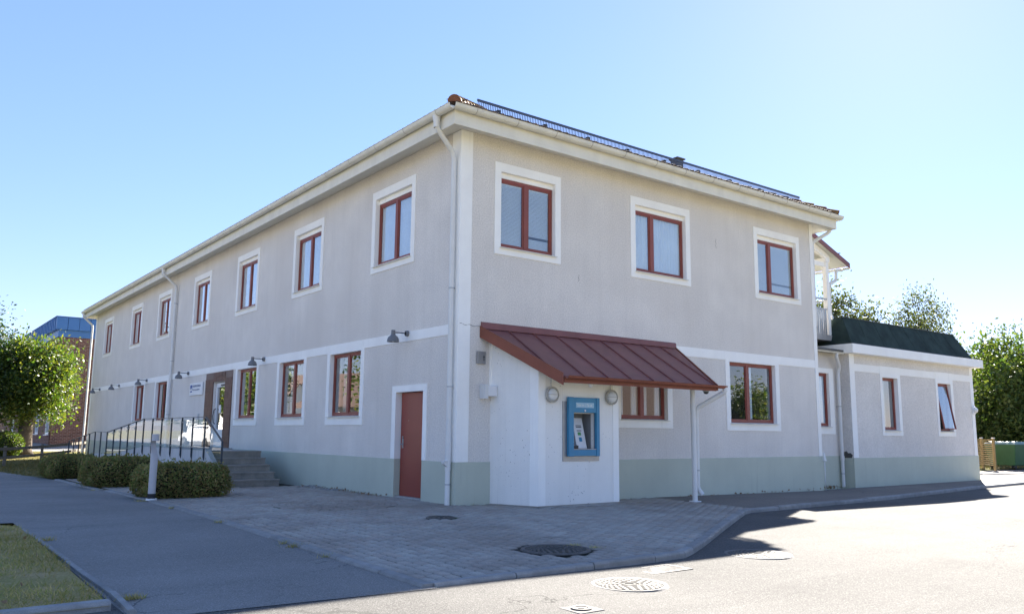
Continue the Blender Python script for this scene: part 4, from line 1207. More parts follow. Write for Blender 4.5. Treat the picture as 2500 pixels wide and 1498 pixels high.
bb = [(ax0+.26, AW[0][0]-.13), (AW[0][0]-.13, AW[0][1]+.17), (AW[0][1]+.17, AW[1][0]-.13), (AW[1][0]-.13, AW[1][1]+.14), (AW[1][1]+.14, ax1-.22)]
plate(FA, 'string_band', [(bb[0][0], bb[0][1], 2.47, 2.69), (bb[2][0], bb[2][1], 2.47, 2.69), (bb[4][0], bb[4][1], 2.47, 2.69)], m_trim, AN, .013, 0)
plate(FA, 'plinth', [(ax0-.02, ax1+.02, -1.3, -.085)], m_plinth, AN, .022)
MB().box(ax0-.022, ax0-.001, .305, 1.0, -1.3, -.085).build('plinth', m_plinth, AN)
for i, (a, b, c, d) in enumerate(AW):
    window(AN, FA, a, b, c, d, head=0, sur=(.13, .16, 2.70-d, .15), cover='vertical' if i == 0 else 'side', panes=1, tilt=(0 if i == 0 else R(9)), dep=.12,
           label=None if i == 0 else 'window tilted open at the bottom')
ro = MB(); ro.box(13.86, 22.30, -.0, ay1+.3, 2.97, 3.24); ro.build('eaves_board', m_trim, AN, bevel=.006)
MB().box(13.9, 22.27, .03, ay1+.2, 3.241, 3.262).build('eaves_flashing', m_dark, AN)
mn = MB()
b0 = [(14.1, .16), (21.9, .16), (21.9, 8.9), (14.1, 8.9)]; b1 = [(14.42, .62), (21.55, .62), (21.55, 8.5), (14.42, 8.5)]
# slightly uneven upper edge
K = 14
lo = [(b0[0][0]+(b0[1][0]-b0[0][0])*k/K, b0[0][1], 3.263) for k in range(K+1)]
mi = [(14.26+(21.735-14.26)*k/K, .39, 3.695) for k in range(K+1)]
hi = [(b1[0][0]+(b1[1][0]-b1[0][0])*k/K, b1[0][1], 4.13) for k in range(K+1)]
vs = lo+mi+hi+[(b1[3][0], 8.5, 4.12), (b1[2][0], 8.5, 4.12), (b0[3][0], 8.9, 3.263), (b0[2][0], 8.9, 3.263)]
n1 = K+1
fs = [(k, k+1, n1+k+1, n1+k) for k in range(K)]+[(n1+k, n1+k+1, 2*n1+k+1, 2*n1+k) for k in range(K)]
tB, tC, bD, bC = 3*n1, 3*n1+1, 3*n1+2, 3*n1+3
fs += [tuple([2*n1+k for k in range(n1)]+[tC, tB]), (0, n1, 2*n1, tB, bD), (n1-1, bC, tC, 3*n1-1, 2*n1-1), (bD, tB, tC, bC)]
mn.add(vs, fs); mano = mn.build('mansard', m_roofing, AN)
for k in range(1, 8):
    u = k/8; xa, xb = 14.1+7.8*u, 14.42+7.13*u
    MB().hexa([(xa-.03, .157, 3.264), (xa+.03, .157, 3.264), (xa+.03, .2, 3.264), (xa-.03, .2, 3.264), (xb-.03, .612, 4.132), (xb+.03, .612, 4.132), (xb+.03, .65, 4.132), (xb-.03, .65, 4.132)]).build('felt_seam', m_roofing, mano)
MB().box(14.40, 21.57, .60, .68, 4.131, 4.15).build('ridge_flashing', m_dark, mano)
md_ = MB()
pp_ = [(.62, -.10), (.36, -.09), (.33, .0), (.40, .06), (.47, .05), (.52, .11), (.60, .08)]
md_.prism([(ax0, y, z) for y, z in pp_], (-.004, 0, 0), (-.0005, 0, 0)); md_.build('mould_patch', m_mould, AN)
al = thing('oval_lamp', 'white oval lamp at the right-hand corner of the annex', 'lamp', (21.93, .28, 1.48))
MB().box(21.84, 22.02, .24, .286, 1.34, 1.62).build('base', m_white, al, bevel=.02)
MB().lathe((21.93, .24, 1.48), [(.10, 0), (.095, -.05), (.06, -.09), (0, -.10)], 16, 'y').build('cover', m_opal, al, smooth=True)
# link
LK = thing('link_wing', 'narrow recessed link between the main building and the annex', 'building', (13, .68, -.92))
FK = FY(.66)
wall_mesh(FK, 12.02, 14.11, -1.3, 3.0, [(12.45, 13.58, .80, 2.38)]).build('wall', m_stucco, LK, recalc=False)
plate(FK, 'plinth', [(12.02, 14.09, -1.3, -.03)], m_plinth, LK, .02)
window(LK, FK, 12.45, 13.58, .80, 2.38, head=0, sur=(.2, .22, .14, .2), cover='gap', panes=1, dep=.08)
MB().box(12.03, 14.1, .3, 6, 2.99, 3.06).build('roof_slab', m_dark, LK)
gutter((12.03, .36, 3.02), (13.95, .36, 3.0), (0, -1, 0), 'gutter', LK, .06, m_gutter, .7)
downpipe(LK, [(13.6, .36, 2.96), (13.6, .38, 2.85), (13.93, .50, 2.58), (13.93, .55, 2.4), (13.93, .55, g(12, 0))], .05, collars=[((13.93, .55, -.15), .12, .06), ((13.93, .55, .55), .03, .056)], brackets=[((13.93, .55, -.55), 0, .1), ((13.93, .55, 1.4), 0, .1)])
# balcony
BA = thing('balcony', 'balcony with white posts, grey slatted railing and sloping red-edged roof above the link', 'balcony', (13.4, .85, 3.4))
MB().box(12.03, 14.86, .85, 5.2, 3.40, 3.57).build('slab', m_concrete, BA, bevel=.006)
MB().box(14.1, 14.24, .88, 1.02, 3.571, 5.84).build('post', m_trim, BA, bevel=.005)
MB().box(14.1, 14.24, 4.9, 5.04, 3.571, 5.84).build('post', m_trim, BA, bevel=.005)
def bz(x): return 6.80-.366*(x-12.62)
rf = MB(); rf.hexa([(12.50, .74, bz(12.5)-.05), (15.16, .74, bz(15.16)-.05), (15.16, 5.4, bz(15.16)-.05), (12.50, 5.4, bz(12.5)-.05), (12.5, .74, bz(12.5)+.02), (15.16, .74, bz(15.16)+.02), (15.16, 5.4, bz(15.16)+.02), (12.5, 5.4, bz(12.5)+.02)])
rf.build('roof', m_canopy, BA)
MB().hexa([(12.64, .71, bz(12.64)-.10), (15.18, .71, bz(15.18)-.10), (15.18, .735, bz(15.18)-.10), (12.64, .735, bz(12.64)-.10), (12.64, .71, bz(12.64)+.05), (15.18, .71, bz(15.18)+.05), (15.18, .735, bz(15.18)+.05), (12.64, .735, bz(12.64)+.05)]).build('barge_board', m_canopy, BA)
for k in range(8):   # boarded underside
    y0 = .76+k*.55
    MB().hexa([(12.56, y0, bz(12.56)-.075), (15.1, y0, bz(15.1)-.075), (15.1, y0+.535, bz(15.1)-.075), (12.56, y0+.535, bz(12.56)-.075), (12.56, y0, bz(12.56)-.055), (15.1, y0, bz(15.1)-.055), (15.1, y0+.535, bz(15.1)-.055), (12.56, y0+.535, bz(12.56)-.055)]).build('soffit_board', m_soffit, BA)
MB().hexa([(12.1, .90, bz(12.1)-.30), (14.35, .90, bz(14.35)-.27), (14.35, 1.0, bz(14.35)-.27), (12.1, 1.0, bz(12.1)-.3), (12.1, .90, bz(12.1)-.085), (14.35, .90, bz(14.35)-.085), (14.35, 1.0, bz(14.35)-.085), (12.1, 1.0, bz(12.1)-.085)]).build('rafter', m_trim, BA)
MB().box(12.1, 14.1, .92, 1.0, 5.70, 5.84).build('tie_beam', m_trim, BA)
MB().box(14.08, 14.26, .86, 5.3, 5.845, 5.98).build('beam', m_trim, BA)
gutter((15.2, .74, bz(15.2)-.06), (15.2, 5.4, bz(15.2)-.06), (1, 0, 0), 'gutter', BA, .065, m_gutter, 0)
downpipe(BA, [(15.1, .95, 5.72), (14.75, .95, 5.68), (14.75, .95, 5.35), (14.34, .95, 5.2), (14.34, .95, 4.2), (14.6, .95, 3.95)], .045, collars=[((14.34, .95, 4.4), .03, .052)])
rl = MB(); rl.box(12.05, 14.1, .9, .94, 4.66, 4.70); rl.build('top_rail', m_galv, BA); MB().box(12.05, 14.1, .9, .93, 4.36, 4.39).build('mid_rail', m_galv, BA)
x = 12.08
while x < 14.05:
    MB().box(x, x+.07, .905, .925, 3.58, 4.355).build('slat', m_galv, BA); x += .105
y = 1.1
MB().box(14.16, 14.19, 1.05, 4.9, 4.62, 4.66).build('top_rail', m_galv, BA)
while y < 4.9:
    MB().box(14.165, 14.185, y, y+.07, 3.58, 4.355).build('slat', m_galv, BA); y += .105
sgb = MB()
for k in range(5): sgb.box(14.72+.02*k*0, 14.74, .8+k*.05, .815+k*.05, bz(14.73)+.02, bz(14.73)+.16)
sgb.box(14.70, 14.76, .76, 3.0, bz(14.73)+.15, bz(14.73)+.17)
sgb.build('snow_guard', m_guard, BA)

# ------------------------------------------------------------------ bollard light
bo = thing('bollard_lamp', 'grey bollard lamp with a scooped head in front of the nearest hedge', 'bollard', (-4.36, 3.92, -.78))
bx0, by0 = -4.36, 3.92
zb0 = g(-4, 4)
MB().lathe((bx0, by0, zb0), [(0, .0), (.10, .0), (.10, .035), (0, .035)], 20).build('foot', m_white, bo)
MB().lathe((bx0, by0, zb0+.035), [(.071, 0), (.071, .09)], 20).build('base_ring', m_rubber, bo)
# body, scooped neck, cap
mb = MB(); N_ = 24
rows = []
H0 = zb0+.12
prof_z = [H0, H0+.42, H0+.62, H0+.70, H0+.76, H0+.82, H0+.88, H0+.93, H0+.965, H0+1.0, H0+1.0, H0+1.13]
flat = [1, 1, .93, .75, .52, .35, .24, .18, .15, .15, 1, 1]     # how far the scooped side reaches
vs = []
fa_ = math.atan2(-math.sin(R(58)), math.cos(R(58)))
for z, fl2 in zip(prof_z, flat):
    for k in range(N_):
        t_ = 2*math.pi*k/N_
        x, y = .068*math.cos(t_), .068*math.sin(t_)
        c = x*math.cos(fa_)+y*math.sin(fa_)
        lim = -.068+2*.068*fl2
        if c > lim:
            x -= (c-lim)*math.cos(fa_); y -= (c-lim)*math.sin(fa_)
        vs.append((bx0+x, by0+y, z))
fs = [(i*N_+k, i*N_+(k+1) % N_, (i+1)*N_+(k+1) % N_, (i+1)*N_+k) for i in range(len(prof_z)-1) for k in range(N_)]
fs += [tuple(range(N_-1, -1, -1)), tuple(range((len(prof_z)-1)*N_, len(prof_z)*N_))]
mb.add(vs, fs); mb.build('body', m_bollard, bo, smooth=True, auto=True)

# ------------------------------------------------------------------ leaves / plants
def leaf_mesh(name, pts, size, mat_, parent, droop=0.0, aspect=.55, flat=0.0, nrm=None):
    n_ = len(pts)
    d = rng.normal(size=(n_, 3)); d[:, 2] -= droop
    d /= np.linalg.norm(d, axis=1)[:, None]
    w = rng.normal(size=(n_, 3))
    if nrm is not None: w = np.cross(nrm+rng.normal(size=(n_, 3))*.6, d)
    w -= d*(w*d).sum(1)[:, None]; w /= np.linalg.norm(w, axis=1)[:, None]+1e-9
    nn = np.cross(d, w)
    s = size*rng.uniform(.6, 1.35, n_)[:, None]
    a = pts; b = pts+d*s*.5+w*s*aspect*.5+nn*s*.08; c = pts+d*s; e = pts+d*s*.5-w*s*aspect*.5+nn*s*.08
    V = np.stack([a, b, c, e], 1).reshape(-1, 3)
    F = np.arange(n_*4).reshape(-1, 4)
    return np_mesh(name, V, F, mat_, parent)
def tri_blades(name, base, h, mat_, parent=None, lean=.5, w=.006):
    n_ = len(base)
    a = rng.uniform(0, 2*math.pi, n_)
    wx, wy = np.cos(a)*w, np.sin(a)*w
    hh = h*rng.uniform(.45, 1.3, n_)
    lx, ly = rng.normal(0, lean, n_)*hh, rng.normal(0, lean, n_)*hh
    A = base+np.stack([wx, wy, 0*wx], 1); B = base-np.stack([wx, wy, 0*wx], 1); Cc = base+np.stack([lx, ly, hh], 1)
    V = np.stack([A, B, Cc], 1).reshape(-1, 3)
    return np_mesh(name, V, np.arange(n_*3).reshape(-1, 3), mat_, parent)
# hedges
HL = ['clipped box hedge nearest the stairs, behind the bollard lamp', 'middle clipped hedge of the three along the path', 'farthest clipped hedge of the three along the path']
for (x0, x1, y0, y1, hh), lab in zip(HEDGES, HL):
    z0 = g(x0, y0)
    t_ = thing('hedge', lab, 'hedge', ((x0+x1)/2, (y0+y1)/2, z0), 'clipped hedges between path and ramp')
    K = 12
    def sup(nx_, ny_, nz_):
        # rounded box: superellipsoid
        e = 3.6
        k = (abs(nx_)**e+abs(ny_)**e+abs(nz_)**e)**(-1/e)
        return nx_*k, ny_*k, nz_*k
    cx, cy, czc = (x0+x1)/2, (y0+y1)/2, z0+hh*.48
    dirs = rng.normal(size=(14500, 3)); dirs = dirs/np.abs(dirs).max(1)[:, None]
    # sample on the faces of a rounded box
    e = 3.8
    k = (np.abs(dirs)**e).sum(1)**(-1/e)
    q = dirs*k[:, None]
    lump = 1+.045*np.sin(q[:, 0]*6+1.3*q[:, 1]*4)+.04*np.sin(q[:, 1]*7+q[:, 2]*3+x0)+.03*rng.normal(size=len(q))
    pts_ = q*np.array([(x1-x0)/2, (y1-y0)/2, hh*.52])*lump[:, None]+np.array([cx, cy, czc])
    pts_ = pts_[pts_[:, 2] > z0-.02]
    leaf_mesh('foliage', pts_, .05, m_hedge, t_, nrm=None)
    up = pts_[pts_[:, 2] > z0+hh*.8]; up = up[rng.integers(0, len(up), 260)]
    leaf_mesh('shoots', up+np.array([0, 0, .03])+rng.normal(size=up.shape)*.03, .06, m_hedge, t_, droop=-1.5)['kind'] = 'stuff'
    core = MB()
    nu, nv = 20, 12
    vs = []
    for i in range(nv+1):
        th_ = math.pi*i/nv
        for j in range(nu):
            ph = 2*math.pi*j/nu
            s = sup(math.sin(th_)*math.cos(ph), math.sin(th_)*math.sin(ph), math.cos(th_))
            vs.append((cx+s[0]*(x1-x0)/2*.93, cy+s[1]*(y1-y0)/2*.93, max(z0-.05, czc+s[2]*hh*.48)))
    core.add(vs, [(i*nu+j, i*nu+(j+1) % nu, (i+1)*nu+(j+1) % nu, (i+1)*nu+j) for i in range(nv) for j in range(nu)])
    core.build('branches', m_hedgecore, t_, smooth=True)

def tree(name, label, base, trunk_r, trunk_h, cc, rad, nclump, per, leaf, lm, bm_=m_bark, clump=.5, droop=0., group=None, limbs=8, shell=.55, flatten=1.0, bend=0, inner_dark=True, stretch=1.0):
    bx_, by_ = base
    bz_ = g(bx_, by_)-.03
    t_ = thing(name, label, 'tree', (bx_, by_, bz_), group)
    cc = Vector((bx_+cc[0], by_+cc[1], bz_+cc[2]))
    tp = [Vector((bx_, by_, bz_)), Vector((bx_+bend*.3, by_, bz_+trunk_h*.12)), Vector((bx_+bend*.6, by_, bz_+trunk_h*.5)), Vector((bx_+bend, by_, bz_+trunk_h))]
    mb = MB(); mb.tube(tp, [trunk_r*1.45, trunk_r*1.08, trunk_r*.95, trunk_r*.9], 14)
    dirs = rng.normal(size=(nclump, 3)); dirs /= np.linalg.norm(dirs, axis=1)[:, None]
    rad_ = rng.uniform(0, 1, nclump)**(1-shell)
    rad_ = np.clip(rad_, .15, 1)
    Cn = dirs*rad_[:, None]*np.array(rad)*rng.uniform(.8, 1.14, (nclump, 1))+np.array(cc)
    top = tp[-1]
    for k in range(limbs):
        q = Vector(Cn[k])
        m1 = top.lerp(q, .45)+Vector((0, 0, .12*rad[2]))
        mb.tube([top+Vector((0, 0, -.2)), m1, q], [trunk_r*.5, trunk_r*.28, trunk_r*.08], 7)
    mb.tube([top, Vector(cc)+Vector((0, 0, rad[2]*.5))], [trunk_r*.85, trunk_r*.1], 8)
    mb.build('trunk', bm_, t_, smooth=True)
    P_ = (Cn[:, None, :]+rng.normal(size=(nclump, per, 3))*clump*np.array([1, 1, flatten])*rng.uniform(.6, 1.2, (nclump, 1, 1))).reshape(-1, 3)
    if stretch != 1:
        P_[:, 2] -= rng.exponential(.5*stretch, len(P_))*.6
    P_ = P_[P_[:, 2] > bz_+.1]
    o_ = leaf_mesh('crown', P_, leaf, lm, t_, droop=droop)
    return t_

# left lime trees, bush
tree('lime_tree', 'pollarded lime tree with sunlit yellow-green crown in front of the brick building', (-2.45, 37.6), .36, 2.2, (-.05, .1, 3.95), (2.35, 2.35, 1.95), 135, 230, .17, m_lime, clump=.42, shell=.72, limbs=14)
tree('lime_tree', 'lime tree at the left edge of the photo, mostly in shade', (-4.0, 38.6), .4, 2.2, (-1.2, -.5, 4.4), (2.1, 2.2, 2.9), 150, 170, .17, m_darkleaf, clump=.42, shell=.7, limbs=14)  # shade put into the colour: darker leaves than the sunlit lime
bu = thing('round_bush', 'clipped round bush beside the lime trunk behind the rail fence', 'bush', (-3.5, 35.2, g(-3.5, 35.2)))
q = rng.normal(size=(5200, 3)); q /= np.linalg.norm(q, axis=1)[:, None]
leaf_mesh('foliage', q*np.array([.72, .75, .62])*(1+.05*rng.normal(size=(5200, 1)))+np.array([-3.5, 35.2, g(-3.5, 35.2)+.6]), .08, m_lime, bu)
MB().lathe((-3.5, 35.2, g(-3.5, 35.2)), [(.2, 0), (.62, .35), (.66, .65), (.45, 1.0), (0, 1.12)], 16).build('branches', m_hedgecore, bu, smooth=True)
# rail fence
RF = thing('rail_fence', 'weathered two-rail wooden fence across the far lawn', 'fence', (-2.4, 31.5, g(-2.4, 31.5)))
fpts = [(-6.6, 22.6), (-4.4, 27.0), (-2.45, 31.4), (-.15, 35.6), (2.0, 39.6)]
for (x, y) in fpts:
    MB().box(x-.055, x+.055, y-.055, y+.055, g(x, y)-.1, g(x, y)+.80).build('post', m_wood, RF, bevel=.008)
for (a, b) in zip(fpts[:-1], fpts[1:]):
    for h in (.62, .26):
        d = Vector((b[0]-a[0], b[1]-a[1])).normalized(); n_ = Vector((d.y, -d.x))*.02; off = Vector((d.y, -d.x))*.08
        za, zb_ = g(*a)+h, g(*b)+h
        MB().hexa([(a[0]+off.x-n_.x, a[1]+off.y-n_.y, za), (b[0]+off.x-n_.x, b[1]+off.y-n_.y, zb_), (b[0]+off.x+n_.x, b[1]+off.y+n_.y, zb_), (a[0]+off.x+n_.x, a[1]+off.y+n_.y, za),
                   (a[0]+off.x-n_.x, a[1]+off.y-n_.y, za+.12), (b[0]+off.x-n_.x, b[1]+off.y-n_.y, zb_+.12), (b[0]+off.x+n_.x, b[1]+off.y+n_.y, zb_+.12), (a[0]+off.x+n_.x, a[1]+off.y+n_.y, za+.12)]).build('rail', m_wood, RF, bevel=.006)

# brick building with blue fascia
BB = thing('brick_building', 'brown brick building with blue metal fascia behind the lime trees', 'building', (.6, 50.6, -.6))
qx, qy = .6, 50.6
BW = [(51.3, 52.7), (56.0, 57.4), (60.2, 61.6), (65.0, 66.4), (70.0, 71.4)]
FB = lambda u, n_, z: (qx-n_, u, z)
wall_mesh(FB, qy, 84, -1.2, 6.8, [(a, b, .15, 2.6) for a, b in BW], .3).build('wall', m_brick, BB, recalc=False)
MB().box(qx, 34, qy, qy+.3, -1.2, 6.8).build('wall', m_brick, BB)
MB().box(qx+4, qx+4.2, qy+.3, 84, -1.2, 6.8).build('inner_wall', m_inside, BB)
for a, b in BW:
    wf = MB(FB)
    for (c, d, e, f_) in ((a, a+.12, .15, 2.6), (b-.12, b, .15, 2.6), (a+.12, b-.12, 2.48, 2.6), (a+.12, b-.12, .15, .27)): wf.box(c, d, -.16, .02, e, f_)
    wo = wf.build('window', m_white, BB); MB(FB).box(a+.12, b-.12, -.1, -.09, .27, 2.48).build('pane', m_glass, wo)
    MB(FB).box(a-.1, b+.1, .001, .12, .09, .14).build('sill', m_white, wo)
MB().box(qx-.06, 34, qy-.06, qy+.3, 6.8, 7.28).build('lower_fascia', m_blue, BB)
MB().box(qx-.06, qx+.3, qy+.301, 84, 6.8, 7.28).build('lower_fascia', m_blue, BB)
x = qx-.25
while x < 12:
    MB().box(x+.01, x+.70, qy-.25, qy+.2, 7.285, 8.15).build('fascia_panel', m_blue, BB, bevel=.01); x += .71
y = qy+.21
while y < 84:
    MB().box(qx-.25, qx+.2, y+.01, y+.70, 7.285, 8.15).build('fascia_panel', m_blue, BB, bevel=.01)
    MB().box(qx-.30, qx-.252, y-.015, y+.015, 7.29, 8.16).build('standing_seam', m_blue, BB); y += .71
MB().box(qx-.29, 34, qy-.29, qy+.2, 8.151, 8.2).build('coping', m_signblue, BB)
MB().box(qx-.29, qx+.2, qy+.201, 84, 8.151, 8.2).build('coping', m_signblue, BB)
MB().box(qx+.2, 34, qy+.2, 84, 7.3, 7.5).build('roof_deck', m_roofing, BB)

# ------------------------------------------------------------------ right: bins, slat screen, trees
BN = thing('waste_container', 'large green wheeled waste container beyond the annex', 'waste container', (33.7, 4.0, g(33, 4)))
bz0 = g(33, 4)+.02
q0 = [(32.95, 3.45), (34.75, 3.15), (34.95, 4.35), (33.15, 4.6)]; q1 = [(32.72, 3.3), (35.0, 2.95), (35.2, 4.45), (32.95, 4.75)]
MB().hexa([(*p, bz0+.17) for p in q0]+[(*p, bz0+1.12) for p in q1]).build('body', m_bin, BN, bevel=.03)
lid = MB(); cxl = sum(p[0] for p in q1)/4; cyl = sum(p[1] for p in q1)/4
q2 = [(p[0]+(p[0]-cxl)*.03, p[1]+(p[1]-cyl)*.03) for p in q1]; q3 = [(p[0]+(cxl-p[0])*.12, p[1]+(cyl-p[1])*.12) for p in q1]
lid.hexa([(*p, bz0+1.13) for p in q2]+[(*p, bz0+1.25) for p in q3]); lid.build('lid', m_binlid, BN, bevel=.02)
for p in q0:
    w = MB(); w.lathe((p[0]*.93+cxl*.07, p[1]*.93+cyl*.07-.03, bz0+.085), [(0, 0), (.09, 0), (.09, .06), (0, .06)], 16, 'y'); w.build('wheel', m_rubber, BN, smooth=True, auto=True)
d_b = (Vector(q0[1])-Vector(q0[0])).normalized()
text('8', .16, Matrix(((d_b.x, 0, d_b.y, 33.75), (d_b.y, 0, -d_b.x, 3.19), (0, 1, 0, bz0+.72), (0, 0, 0, 1))), m_white, BN, 'number', .004)
SF = thing('slat_screen', 'new wooden slat screen beside the green waste container', 'fence', (30.9, 3.6, g(31, 3.6)))
z0 = g(31, 3.6)
pa, pb2 = Vector((30.75, 3.4)), Vector((34.2, 6.4))
for t_ in (0, .33, .66, 1.0):
    p = pa.lerp(pb2, t_)
    MB().box(p.x-.05, p.x+.05, p.y-.05, p.y+.05, z0-.05, z0+1.42).build('post', m_newwood, SF, bevel=.006)
    MB().box(p.x-.06, p.x+.06, p.y-.06, p.y+.06, z0+1.421, z0+1.45).build('post_cap', m_white, SF)
dd = (pb2-pa).normalized(); nn = Vector((dd.y, -dd.x))*.015; of = Vector((dd.y, -dd.x))*-.07
for k in range(13):
    z = z0+.22+k*.092
    a = pa-dd*.12+of; b = pb2+dd*.12+of
    MB().hexa([(*(a-nn), z), (*(b-nn), z), (*(b+nn), z), (*(a+nn), z), (*(a-nn), z+.045), (*(b-nn), z+.045), (*(b+nn), z+.045), (*(a+nn), z+.045)]).build('slat', m_newwood, SF)

tree('maple_tree', 'broad leafy tree behind the waste container at the right edge', (43.5, 6.2), .25, 1.6, (-.2, 0, 3.6), (4.0, 3.6, 3.5), 230, 150, .23, m_maple, clump=.6, shell=.7)
tree('maple_tree', 'smaller bushy tree beside the annex corner at the right', (45.0, 11.2), .2, 1.2, (0, 0, 2.5), (2.9, 2.6, 2.5), 150, 130, .22, m_maple, clump=.55, shell=.7)
tree('birch_tree', 'slender birch rising above the middle of the annex roof', (47.5, 14.6), .16, 5.0, (0, 0, 7.4), (2.1, 2.1, 4.9), 130, 95, .175, m_birch, m_birchbark, clump=.38, droop=1.4, shell=.5, stretch=2.2, limbs=16)
tree('birch_tree', 'lower birch above the right end of the annex roof', (54.0, 15.6), .14, 4.0, (0, 0, 5.6), (2.6, 2.5, 3.4), 85, 90, .17, m_birch, m_birchbark, clump=.38, droop=1.4, shell=.5, stretch=2.0, limbs=14)
tree('birch_tree', 'thin birch left of the tall one, above the annex roof', (44.0, 14.9), .12, 4.0, (0, 0, 5.4), (1.9, 1.9, 3.0), 60, 80, .17, m_birch, m_birchbark, clump=.34, droop=1.4, shell=.5, stretch=2.0, limbs=12)
tree('cherry_tree', 'leafy tree behind the balcony posts', (34.6, 13.2), .2, 3.0, (0, 0, 6.3), (2.4, 2.4, 3.9), 125, 110, .2, m_birch, clump=.46, droop=.5, shell=.6, limbs=16)
for (x, y, hh, lab) in ((74.0, 22.0, 9.6, 'pine left of the leafy tree, seen past the annex corner'), (78.5, 20.5, 8.0, 'dark pine just left of the tall leafy tree at right'), (70, 23.5, 8.4, 'pine peeking over the annex roof corner')):
    tree('pine_tree', lab, (x, y), .22, hh*.6, (0, 0, hh*.75), (2.6, 2.6, hh*.3), 46, 240, .26, m_pine, clump=.6, flatten=.45, shell=.6, limbs=16)
# distant wood, one mass
n_ = 26000
az = np.radians(rng.uniform(50, 84, n_)); dist = rng.uniform(95, 125, n_)
hz = rng.uniform(0, 1, n_)**.8*(4.2+1.3*np.sin(az*60)+.9*np.sin(az*143))
P_ = np.stack([-8.64+dist*np.sin(az), -13.1+dist*np.cos(az), -1.0+hz], 1)
fw_ = leaf_mesh('far_wood', P_, .55, m_darkleaf, None); fw_['kind'] = 'stuff'
tag(fw_, 'distant wood closing the view beyond the annex', 'wood')

# ------------------------------------------------------------------ grass
def scatter(poly, n_, off):
    xs = [p[0] for p in poly]; ys_ = [p[1] for p in poly]
    out = []
    while len(out) < n_:
        x = random.uniform(min(xs), max(xs)); y = random.uniform(min(ys_), max(ys_))
        if in_poly(x, y, poly): out.append((x, y, g(x, y)+off))
    return np.array(out)
gp = scatter([(-10.8, -5.36), (-6.99, -5.5), (-6.96, -2), (-6.98, .2), (-7.6, 1.0), (-11, 1.05)], 30000, .008)
dens = np.sin(gp[:, 0]*2.1+gp[:, 1]*1.3)+np.sin(gp[:, 1]*3.7-gp[:, 0])+rng.normal(0, .8, len(gp))
gp = gp[dens > -1.1]
gr = tri_blades('lawn_grass', gp, .045, m_blade, None, .8, .0045); gr['kind'] = 'stuff'; tag(gr, 'short patchy grass on the lawn at lower left', 'grass')
gp = scatter([(-4.9, 16.8), (-5.3, 23), (-8.8, 28.8), (-11.5, 39), (-1.5, 41), (0, 40), (-.1, 34.6), (-2.1, 27.5), (-2.1, 16.8)], 16000, -.03)
gr = tri_blades('far_grass', gp, .07, m_dryblade, None, .7, .012); gr['kind'] = 'stuff'; tag(gr, 'dry sunlit grass around the rail fence', 'grass')
gp = scatter([(24, 3.9), (50, 4.6), (60, 14), (28, 14)], 14000, .01)
gr = tri_blades('verge_grass', gp, .12, m_dryblade, None, .7, .014); gr['kind'] = 'stuff'; tag(gr, 'dry grass behind the waste container', 'grass')
# weeds along kerbs and joints, litter
wp = []
def weeds(x, y, n_, r): 
    for _ in range(n_): wp.append((x+random.gauss(0, r), y+random.gauss(0, r*.6), g(x, y)-.02))
for x, y, n_, r in ((-1.48, -5.0, 110, .07), (-1.35, -5.25, 60, .05), (-4.44, -3.2, 90, .07), (-4.44, -2.9, 40, .04), (-4.45, -.4, 50, .05), (-4.44, -4.1, 40, .05), (-6.78, -5.3, 120, .05), (-6.86, -1.2, 60, .05), (-4.45, 2.2, 40, .04), (-.05, 5.1, 60, .08), (-.05, 6.0, 70, .1), (-.05, 3.9, 40, .06), (-.05, 3.0, 30, .05), (.4, -.04, 20, .03), (8.6, -.05, 30, .05), (13.0, .5, 60, .12), (-4.5, 4.0, 60, .08), (-4.5, 7.9, 50, .08)):
    weeds(x, y, n_, r)
gr = tri_blades('kerb_weeds', np.array(wp), .05, m_blade, None, .7, .004); gr['kind'] = 'stuff'; tag(gr, 'weeds and grass tufts in the kerb joints', 'weeds')
lp = scatter([(-9.5, -5.2), (-7.1, -5.4), (-7.1, .2), (-9.5, .6)], 46, .035)
lo_ = leaf_mesh('fallen_leaves', lp, .06, m_litter, None, aspect=.7); lo_['kind'] = 'stuff'; tag(lo_, 'dry fallen leaves on the lawn', 'leaves')
lp = np.array([(13.0+random.gauss(0, .35), .48+random.gauss(0, .1), g(12, 0)+.01+random.uniform(0, .03)) for _ in range(120)]+[(random.uniform(3.4, 11.8), -.06-abs(random.gauss(0, .05)), g(8, 0)+.012) for _ in range(90)]+[(-.06-abs(random.gauss(0, .12)), random.uniform(2.5, 6.8), g(0, 4)+.012) for _ in range(110)])
lo_ = leaf_mesh('wall_litter', lp, .05, m_litter, None, aspect=.7); lo_['kind'] = 'stuff'; tag(lo_, 'dry leaves and debris along the foot of the walls', 'leaves')
# broken pieces of stone by the long wall
rub = MB()
for k in range(16):
    y = random.uniform(4.4, 6.6); x = -.1-random.uniform(0, .3); s = random.uniform(.03, .09); z = g(0, 5)
    rub.hexa([(x-s, y-s, z-.01), (x+s, y-s*.7, z-.01), (x+s*.8, y+s, z-.01), (x-s, y+s*.6, z-.01), (x-s*.7, y-s*.6, z+s*.4), (x+s*.6, y-s*.5, z+s*.35), (x+s*.5, y+s*.7, z+s*.45), (x-s*.6, y+s*.4, z+s*.3)])
ro_ = rub.build('stone_rubble', m_granite); ro_['kind'] = 'stuff'; tag(ro_, 'broken pale stones at the foot of the long wall', 'rubble')

